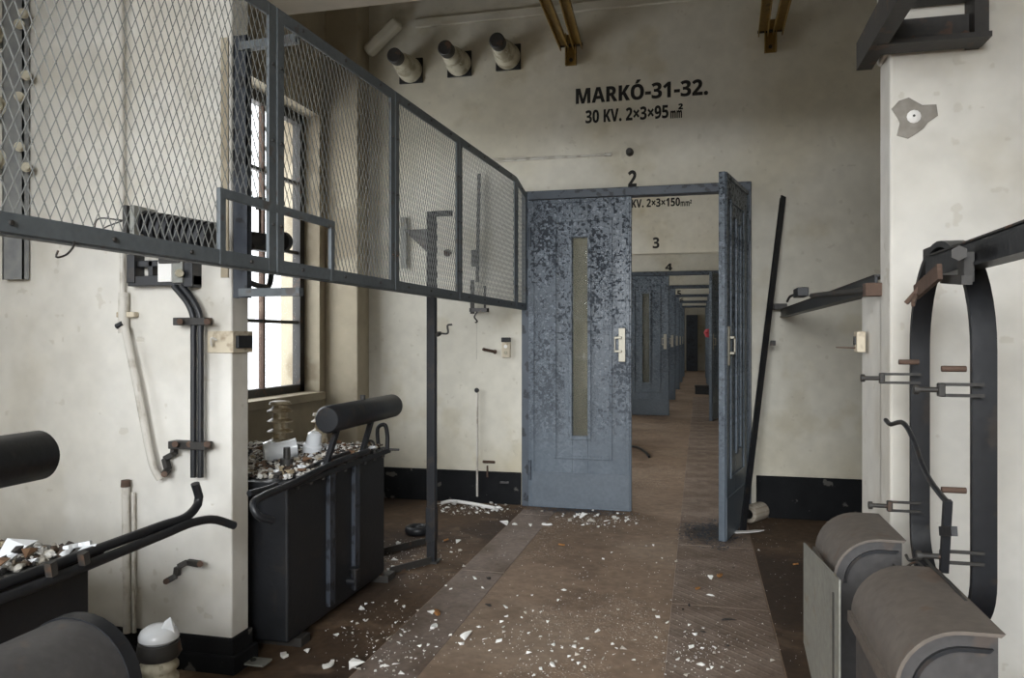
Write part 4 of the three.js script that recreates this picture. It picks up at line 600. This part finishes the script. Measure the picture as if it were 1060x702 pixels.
{ const p = pD(945, 121, PD[0]), sh = new THREE.Shape(), n = 14; for (let k = 0; k <= n; k++) { const t = k / n * Math.PI * 2, r = 0.055 * (1 + 0.28 * Math.sin(t * 3 + 1) + 0.12 * Math.sin(t * 5)); sh[k ? 'lineTo' : 'moveTo'](Math.cos(t) * r, Math.sin(t) * r); } const g = new THREE.ExtrudeGeometry(sh, { depth: 0.003, bevelEnabled: true, bevelSize: 0.003, bevelThickness: 0.001, bevelSegments: 1 }); g.translate(p.x, p.y, p.z);
  const c = part(pierRight, 'mortar_patch', g, M.mortar, 'grey mortar patch'); part(c, 'plug', lathe([[0, 0.012], [0.012, 0.01], [0.021, 0.002]], p.clone().add(new THREE.Vector3(0.002, 0, 0.002)), toCam, 12), M.paper, 'white plaster plug'); part(c, 'plug_hole', cyl(p.clone().add(new THREE.Vector3(0, 0, 0.012)), p.clone().add(new THREE.Vector3(0, 0, 0.015)), 0.004, 0.004, 8), M.black); }
// arched iron collar: a tall closed hoop of flat bar below the near rail beam, in a plane along the corridor
{ const X = 0.468, dA = 1.455, dB = 1.858, yT = 1.19, yB = 0.49, r = (dB - dA) / 2, pts = []; const dc = (dA + dB) / 2, rt = 0.21, rb = 0.10;
  for (let k = 0; k <= 22; k++) { const t = Math.PI * k / 22; pts.push([dc + Math.cos(t) * r, yT - rt + Math.sin(t) * rt]); }
  for (let k = 0; k <= 8; k++) { const t = Math.PI + Math.PI / 2 * k / 8; pts.push([dA + rb + Math.cos(t) * rb, yB + rb + Math.sin(t) * rb]); }
  for (let k = 0; k <= 8; k++) { const t = 1.5 * Math.PI + Math.PI / 2 * k / 8; pts.push([dB - rb + Math.cos(t) * rb, yB + rb + Math.sin(t) * rb]); }
  const o = thing('iron_collar', 'tall arched iron collar standing before the white column', 'iron collar', V(X, yB, dc));
  const band = (x0, x1, th) => { const out = new THREE.Shape(), hole = new THREE.Path(); pts.forEach(([d, y], i) => out[i ? 'lineTo' : 'moveTo'](d * U, y * U)); out.closePath(); const q = pts.map(([d, y]) => [dc + (d - dc) * (1 - th / r), (yT + yB) / 2 + (y - (yT + yB) / 2) * (1 - th / ((yT - yB) / 2))]); q.reverse().forEach(([d, y], i) => hole[i ? 'lineTo' : 'moveTo'](d * U, y * U)); hole.closePath(); out.holes.push(hole); const g = new THREE.ExtrudeGeometry(out, { depth: (x1 - x0) * U, bevelEnabled: false }); g.rotateY(Math.PI / 2); g.translate(x0 * U, 0, 0); return toCreasedNormals(g, 0.5); };
  part(o, 'hoop', band(X - 0.019, X + 0.019, 0.012), M.black); 
  const clampAt = (px, py, len) => { const p = pX(px, py, X - 0.03), l = new THREE.Vector3(-len, 0, 0), c = part(o, 'swing_clamp', [bar(p.clone().add(new THREE.Vector3(0.03, 0.012, 0)), p.clone().add(new THREE.Vector3(-len, 0.012, 0)), 0.005, 0.007), bar(p.clone().add(new THREE.Vector3(0.03, -0.012, 0)), p.clone().add(new THREE.Vector3(-len, -0.012, 0)), 0.005, 0.007), bm(p.x - len, p.y, p.z, 0.014, 0.03, 0.02, 0.003)], M.iron, 'iron fork clamp'); part(c, 'clamp_bolt', [cyl(p.clone().add(l), p.clone().add(l).add(new THREE.Vector3(-0.045, 0, 0)), 0.006, 0.006, 8), cyl(p.clone().add(l).add(new THREE.Vector3(-0.045, 0, 0)), p.clone().add(l).add(new THREE.Vector3(-0.055, 0, 0)), 0.011, 0.011, 8)], M.iron); };
  clampAt(941, 392, 0.07); clampAt(1003, 404, 0.055); clampAt(941, 525, 0.05); clampAt(1003, 578, 0.05);
  for (const [px, py] of [[951, 375], [1000, 382], [1000, 508]]) { const p = pX(px, py, X - 0.02); part(o, 'stud', cyl(p, p.clone().add(new THREE.Vector3(-0.05, 0, 0)), 0.007, 0.007, 8), M.rust); }
  const hp = [[973, 281], [948, 303]].map(([a, b]) => pX(a, b, X - 0.06)); part(o, 'forked_strip', [bar(hp[0], hp[1], 0.01, 0.036, new THREE.Vector3(0, 0, 1)), bar(pX(952, 298, X - 0.06), pX(938, 314, X - 0.08), 0.008, 0.01), bar(pX(949, 302, X - 0.06), pX(945, 315, X - 0.08), 0.008, 0.012)], M.rust, 'brown rusty forked strip');
  part(o, 'wall_pad', bm(pX(968, 268, X).x, pX(968, 264, X).y, pX(968, 264, X).z, 0.02, 0.05, 0.16, 0.004), M.iron); }
one('bent_rod', 'black bent rod hanging across the iron collar', 'rod', [tube([[917, 435], [921, 439], [935, 438], [944, 452], [953, 477], [962, 496], [976, 515], [981, 520]].map(([a, b]) => pX(a, b, 0.40)), 0.0065, 8, 60), bar(pX(981, 518, 0.40), pX(977, 592, 0.40), 0.016, 0.016), bar(pX(975, 550, 0.395), pX(988, 550, 0.395), 0.012, 0.02)], M.black);
{ const p = pX(893, 354, 0.44), o = thing('door_contact', 'small beige contact box with a pin on the column edge', 'switch', p); part(o, 'case', bm(p.x - 0.01, p.y, p.z, 0.03, 0.075, 0.06, 0.004), M.beige); part(o, 'dark_inset', bm(p.x - 0.026, p.y + 0.005, p.z, 0.006, 0.03, 0.03), M.black); part(o, 'pin', cyl(p.clone().add(new THREE.Vector3(-0.02, -0.022, 0)), p.clone().add(new THREE.Vector3(-0.09, -0.02, 0)), 0.003, 0.002, 6), M.rust); }

// arched sheet boxes on the right
function binProfile(w, top, R, n = 10) { const r = w / 2, p = [[-r, top - R]]; for (let k = 1; k <= n; k++) { const t = Math.PI - Math.PI / 2 * k / n; p.push([-r + R + Math.cos(t) * R, top - R + Math.sin(t) * R]); } p.push([r, top]); return p; }
function bin(xc, w, top, R, d0, d1, th, solid) {    // quarter round top over a box, running along the corridor; a shell when not solid
  const sh = new THREE.Shape(), o = binProfile(w, top, R); o.forEach(([x, y], i) => sh[i ? 'lineTo' : 'moveTo'](x, y));
  if (solid) { sh.lineTo(w / 2, 0); sh.lineTo(-w / 2, 0); } else binProfile(w - 2 * th, top - th, R - th).reverse().forEach(([x, y]) => sh.lineTo(x, y)); sh.closePath();
  const g = new THREE.ExtrudeGeometry(sh, { depth: d1 - d0, bevelEnabled: false }); g.scale(U, U, U); g.translate(xc * U, 0, -d1 * U); return toCreasedNormals(g, 0.5);
}
function archBox(xc, w, top, d0, d1, label) {
  const R = 0.078, o = thing('arched_box', label, 'box', V(xc, 0, (d0 + d1) / 2)); part(o, 'body', bin(xc, w, top, R, d0 + 0.006, d1 - 0.006, 0, true), M.greySheet); part(o, 'lid', bin(xc, w + 0.012, top + 0.006, R + 0.006, d0 - 0.003, d1 + 0.003, 0.005, false), M.dustTop, 'dusty curved lid');
  part(o, 'end_rim', bin(xc + 0.004, w * 0.82, top - 0.016, R * 0.85, d0 - 0.001, d0 + 0.008, 0.005, false), M.black);
  part(o, 'lid_lip', bx(xc - w / 2 - 0.012, xc - w / 2 - 0.004, top - R - 0.014, top - R + 0.004, d0, d1), M.dustTop); return o; }
const boxFar = archBox(0.316, 0.118, 0.612, 1.60, 1.83, 'grey arched sheet box with a loose side panel by the column'), boxNear = archBox(0.312, 0.118, 0.62, 1.10, 1.39, 'grey arched sheet box below the iron collar');
part(boxNear, 'rivet', cyl(V(0.262, 0.44, 1.3), V(0.258, 0.44, 1.3), 0.008, 0.008, 8), M.iron);
{ const a = V(0.222, 0, 1.80), o = thing('loose_panel', 'pale metal side panel hanging open beside the arched box', 'panel', a), sh = new THREE.Shape(); const L = 0.34; [[0, 0.335], [0, 0.553], [L, 0.575], [L, 0.0], [0.1, 0.0], [0.1, 0.29]].forEach(([x, y], i) => sh[i ? 'lineTo' : 'moveTo'](x * U, y * U)); const g = new THREE.ExtrudeGeometry(sh, { depth: 0.004, bevelEnabled: false }); g.rotateY(Math.PI / 2 ); g.scale(1, 1, -1); const idx = g.index; g.rotateY(0); g.translate(0, 0, 0);
  const m = new THREE.Matrix4().makeRotationY(0.05); g.applyMatrix4(m); g.translate(a.x, 0, a.z); const gn = clean(g); { const p = gn.attributes.position; for (let i = 0; i < p.count; i += 3) { const x = p.getX(i), y = p.getY(i), z = p.getZ(i); p.setXYZ(i, p.getX(i + 1), p.getY(i + 1), p.getZ(i + 1)); p.setXYZ(i + 1, x, y, z); } gn.computeVertexNormals(); } part(o, 'sheet', gn, M.paleSheet); part(o, 'hinge', cyl(V(0.238, 0.30, 1.50), V(0.238, 0.54, 1.50), 0.005, 0.005, 8), M.iron); }
{ const p = V(0.36, 0.628, 1.3), o = thing('wire_tangle', 'bent dark wires lying on top of the near arched box', 'wire', p); part(o, 'wire', tube([pX(938, 575, 0.36), pX(941, 580, 0.36), pX(955, 578, 0.37), pX(968, 590, 0.37), pX(985, 605, 0.37), pX(995, 618, 0.37)], 0.0035, 6, 40), M.iron); part(o, 'wire', tube([pX(925, 585, 0.34), pX(932, 590, 0.345), pX(948, 582, 0.36), pX(962, 596, 0.36), pX(980, 612, 0.37)], 0.003, 6, 40), M.iron); part(o, 'bar', bar(pX(960, 588, 0.37), pX(1000, 625, 0.37), 0.006, 0.012), M.iron); }

// ------------------------------------------------------------------ things lying on the floor
{ const p = pF(432, 553), o = one('rubber_ring', 'black ring lying on the floor left of the post', 'ring', new THREE.TorusGeometry(0.065, 0.02, 10, 28).rotateX(Math.PI / 2).scale(1, 1.4, 1).translate(p.x, 0.03, p.z), M.black); }
one('floor_pipe', 'white painted pipe lying along the black skirting', 'pipe', tube([pF(457, 521, 0.015), pF(466, 519, 0.02), pF(485, 521, 0.02), pF(512, 526, 0.015)], 0.014, 8, 30), M.paper);
[[[395, 572], [440, 561], 'thin board lying on the dirt left of the post'], [[404, 592], [446, 581], 'thin lath lying against the foot of the post']].forEach(([a, b, l]) => one('floor_lath', l, 'board', bar(pF(a[0], a[1], 0.012), pF(b[0], b[1], 0.012), 0.012, 0.05, null, 0.002), M.iron));
one('floor_cable', 'short black cable curled on the floor beyond the blue door', 'cable', tube([pF(655, 462, 0.012), pF(662, 464, 0.03), pF(668, 468, 0.02), pF(672, 473, 0.01)], 0.014, 8, 24), M.black);

// rubble: larger pieces seen in the photograph, each an object of its own
const CH = [[294, 680, .055, 9], [341, 690, .05, 10], [367, 692, .042, 2], [402, 661, .034, 4], [449, 650, .05, 8], [446, 637, .03, 3], [485, 660, .05, 1], [478, 668, .024, 2], [502, 662, .02, 4], [515, 664, .024, 5], [391, 664, .016, 1], [368, 669, .015, 4], [374, 632, .028, 6], [348, 660, .022, 3], [410, 688, .026, 4], [400, 690, .016, 5], [435, 670, .02, 2], [425, 686, .014, 1], [318, 675, .02, 0], [522, 545, .05, 3], [533, 543, .03, 5], [566, 544, .06, 10], [549, 545, .03, 2], [605, 536, .045, 3], [612, 540, .04, 5], [620, 534, .04, 1], [628, 540, .035, 4], [598, 534, .03, 2], [636, 538, .028, 0], [474, 562, .03, 6], [467, 572, .03, 9], [476, 571, .022, 2], [412, 566, .04, 6], [401, 572, .02, 3], [408, 580, .025, 5], [430, 585, .025, 2], [408, 590, .03, 3], [402, 594, .04, 6], [455, 522, .05, 9], [462, 526, .045, 8], [470, 524, .05, 3], [478, 527, .04, 10], [500, 527, .03, 1], [510, 529, .05, 9], [516, 528, .045, 2], [522, 530, .03, 4], [448, 528, .03, 5], [470, 532, .025, 6], [490, 600, .02, 3], [500, 609, .022, 1], [462, 607, .014, 2], [466, 610, .014, 5], [480, 587, .016, 6], [735, 599, .024, 3], [736, 618, .034, 4], [720, 658, .022, 2], [714, 670, .022, 5], [727, 672, .018, 1], [739, 672, .016, 3], [799, 685, .018, 2], [764, 695, .02, 4], [712, 684, .026, 9], [726, 688, .024, 5], [790, 646, .012, 1], [681, 640, .022, 2], [692, 646, .016, 3], [677, 632, .014, 5], [786, 570, .02, 1], [522, 630, .02, 3], [536, 617, .012, 1], [551, 617, .013, 2], [578, 622, .012, 3], [584, 611, .02, 5], [562, 628, .014, 1], [540, 640, .014, 2], [560, 660, .018, 4], [572, 668, .016, 5], [548, 656, .016, 1], [620, 655, .02, 3], [634, 668, .016, 2], [645, 672, .02, 5], [655, 684, .02, 1], [570, 690, .022, 3], [600, 620, .012, 2], [680, 583, .012, 1], [676, 565, .012, 3], [410, 623, .016, 2], [560, 530, .03, 1], [590, 540, .03, 4], [445, 573, .02, 1]];
function chip(p, s, k, grey) { const size = s >= 0.038 ? 'large' : s >= 0.022 ? 'small' : s > 0.011 ? 'little' : 'tiny', w = where(p), shape = k > 6 ? 'curved shell piece' : k > 3 ? 'thick chip' : 'flat chip'; shard('plaster_chip', size + (grey ? ' greyish ' : ' white ') + shape + ' ' + w, 'chip', 'broken chips ' + w, p, s, k, grey ? M.chipGrey : M.chipWhite); }
CH.forEach(([x, y, s, k], i) => chip(pF(x, y, 0.003), s * (y > 600 ? (s >= 0.04 ? 1.05 : 0.8) : 0.85), k, i % 7 === 3));
[[745, 597, .045, 'beside the open door leaf'], [722, 610, .032, 'on the checker plates'], [824, 585, .035, 'near the loose metal panel'], [581, 565, .04, 'in front of the blue door'], [462, 560, .04, 'beside the foot of the black post'], [452, 636, .055, 'among the white pieces near the tank']].forEach(([x, y, s, w]) => shard('dry_leaf', 'curled orange brown leaf on the floor ' + w, 'leaf', null, pF(x, y, 0.004), s * 1.15, 7 + Math.floor(rnd() * 5), M.leaf));
[[755, 643, .05], [727, 655, .024], [752, 669, .02], [760, 588, .02], [708, 632, .022], [506, 600, .022], [506, 628, .02], [713, 628, .02]].forEach(([x, y, s]) => shard('dark_clod', (s > 0.04 ? 'large flat' : s > 0.021 ? 'small' : 'tiny') + ' dark clod of dirt ' + where(pF(x, y)), 'clod', 'dark clods on the floor', pF(x, y, 0.003), s * 0.9, Math.floor(rnd() * 7), M.chipDark));
// smaller chips, denser where the photograph is denser
const spots = [[400, 660, 70, 40, 60], [560, 670, 80, 40, 34], [620, 538, 45, 10, 34], [490, 527, 40, 7, 44], [720, 675, 60, 28, 20], [430, 575, 40, 25, 16], [640, 620, 110, 60, 14]];
for (const [cx, cy, sx, sy, n] of spots) for (let i = 0; i < n; i++) { const a = rnd() * 6.28, r = Math.sqrt(rnd()), px = cx + Math.cos(a) * r * sx, py = Math.min(700, cy + Math.sin(a) * r * sy), p = pF(px, py, 0.003); if (hx(p) < -1.24 && hd(p) < 3.1) continue; chip(p, rr(0.006, 0.014) * (py < 560 ? 1.6 : 1), Math.floor(rnd() * 7), rnd() < 0.3); }
{ // fine crumbs, too many to count
  const tri = [], g0 = new THREE.TetrahedronGeometry(1), P = g0.attributes.position, add = (p, s) => { const q = new THREE.Quaternion().setFromEuler(new THREE.Euler(rnd() * 6, rnd() * 6, rnd() * 6)), v = new THREE.Vector3(); for (let i = 0; i < P.count; i++) { v.fromBufferAttribute(P, i).applyQuaternion(q).multiplyScalar(s); tri.push(p.x + v.x, Math.max(0.003, p.y + s * 0.3 + v.y * 0.7), p.z + v.z); } };
  for (let i = 0; i < 1900; i++) { const c = spots[Math.floor(rnd() * spots.length)], w = i % 3; let px, py; if (w === 0) { const x = rr(-1.2, 0.45), d = Math.sqrt(rnd()) * 3.0 + 1.45; add(V(x, 0.004, d), rr(0.001, 0.003)); continue; } const a = rnd() * 6.28, r = Math.sqrt(-Math.log(1 - rnd() * 0.98)) * 0.75; px = c[0] + Math.cos(a) * r * c[2]; py = c[1] + Math.sin(a) * r * c[3]; if (py < 520 || py > 730) continue; const p = pF(px, py, 0.003); if (hx(p) < -1.24 && hd(p) < 3.1) continue; if (hd(p) > DW - 0.03) continue; add(p, rr(0.0015, 0.0042)); }
  const g = new THREE.BufferGeometry(); g.setAttribute('position', new THREE.Float32BufferAttribute(tri, 3)); g.computeVertexNormals(); const o = one('plaster_crumbs', 'fine white plaster crumbs strewn over the walkway floor', 'crumbs', g, M.chipWhite, null, 'stuff'); }

{ // flaked blue door paint swept against both leaves
  const tri = [], add = (p, s) => { const a = rnd() * 6.3, t = rr(-0.5, 0.5), q = [0, 2.2, 4.1].map((k) => [Math.cos(a + k) * s, Math.abs(Math.sin(t)) * s * rnd() + 0.003, Math.sin(a + k) * s]); for (const v of q) tri.push(p.x + v[0], v[1] + 0.003, p.z + v[2]); };
  const heap = (cx, cd, sx, sd, n) => { for (let i = 0; i < n; i++) { const a = rnd() * 6.28, r = Math.sqrt(-Math.log(1 - rnd() * 0.95)) * 0.6, x = cx + Math.cos(a) * r * sx, d = cd + Math.sin(a) * r * sd; if (d < DW - 0.05) add(V(x, 0, d), rr(0.004, 0.014)); } };
  heap(0.06, 4.1, 0.17, 0.34, 1500); heap(-0.7, 4.44, 0.4, 0.09, 500);
  const g = new THREE.BufferGeometry(); g.setAttribute('position', new THREE.Float32BufferAttribute(tri, 3)); g.computeVertexNormals(); one('paint_flakes', 'fallen blue grey paint flakes below the two door leaves', 'paint flakes', g, M.darkBlue, null, 'stuff'); }

renderer.render(scene, camera);
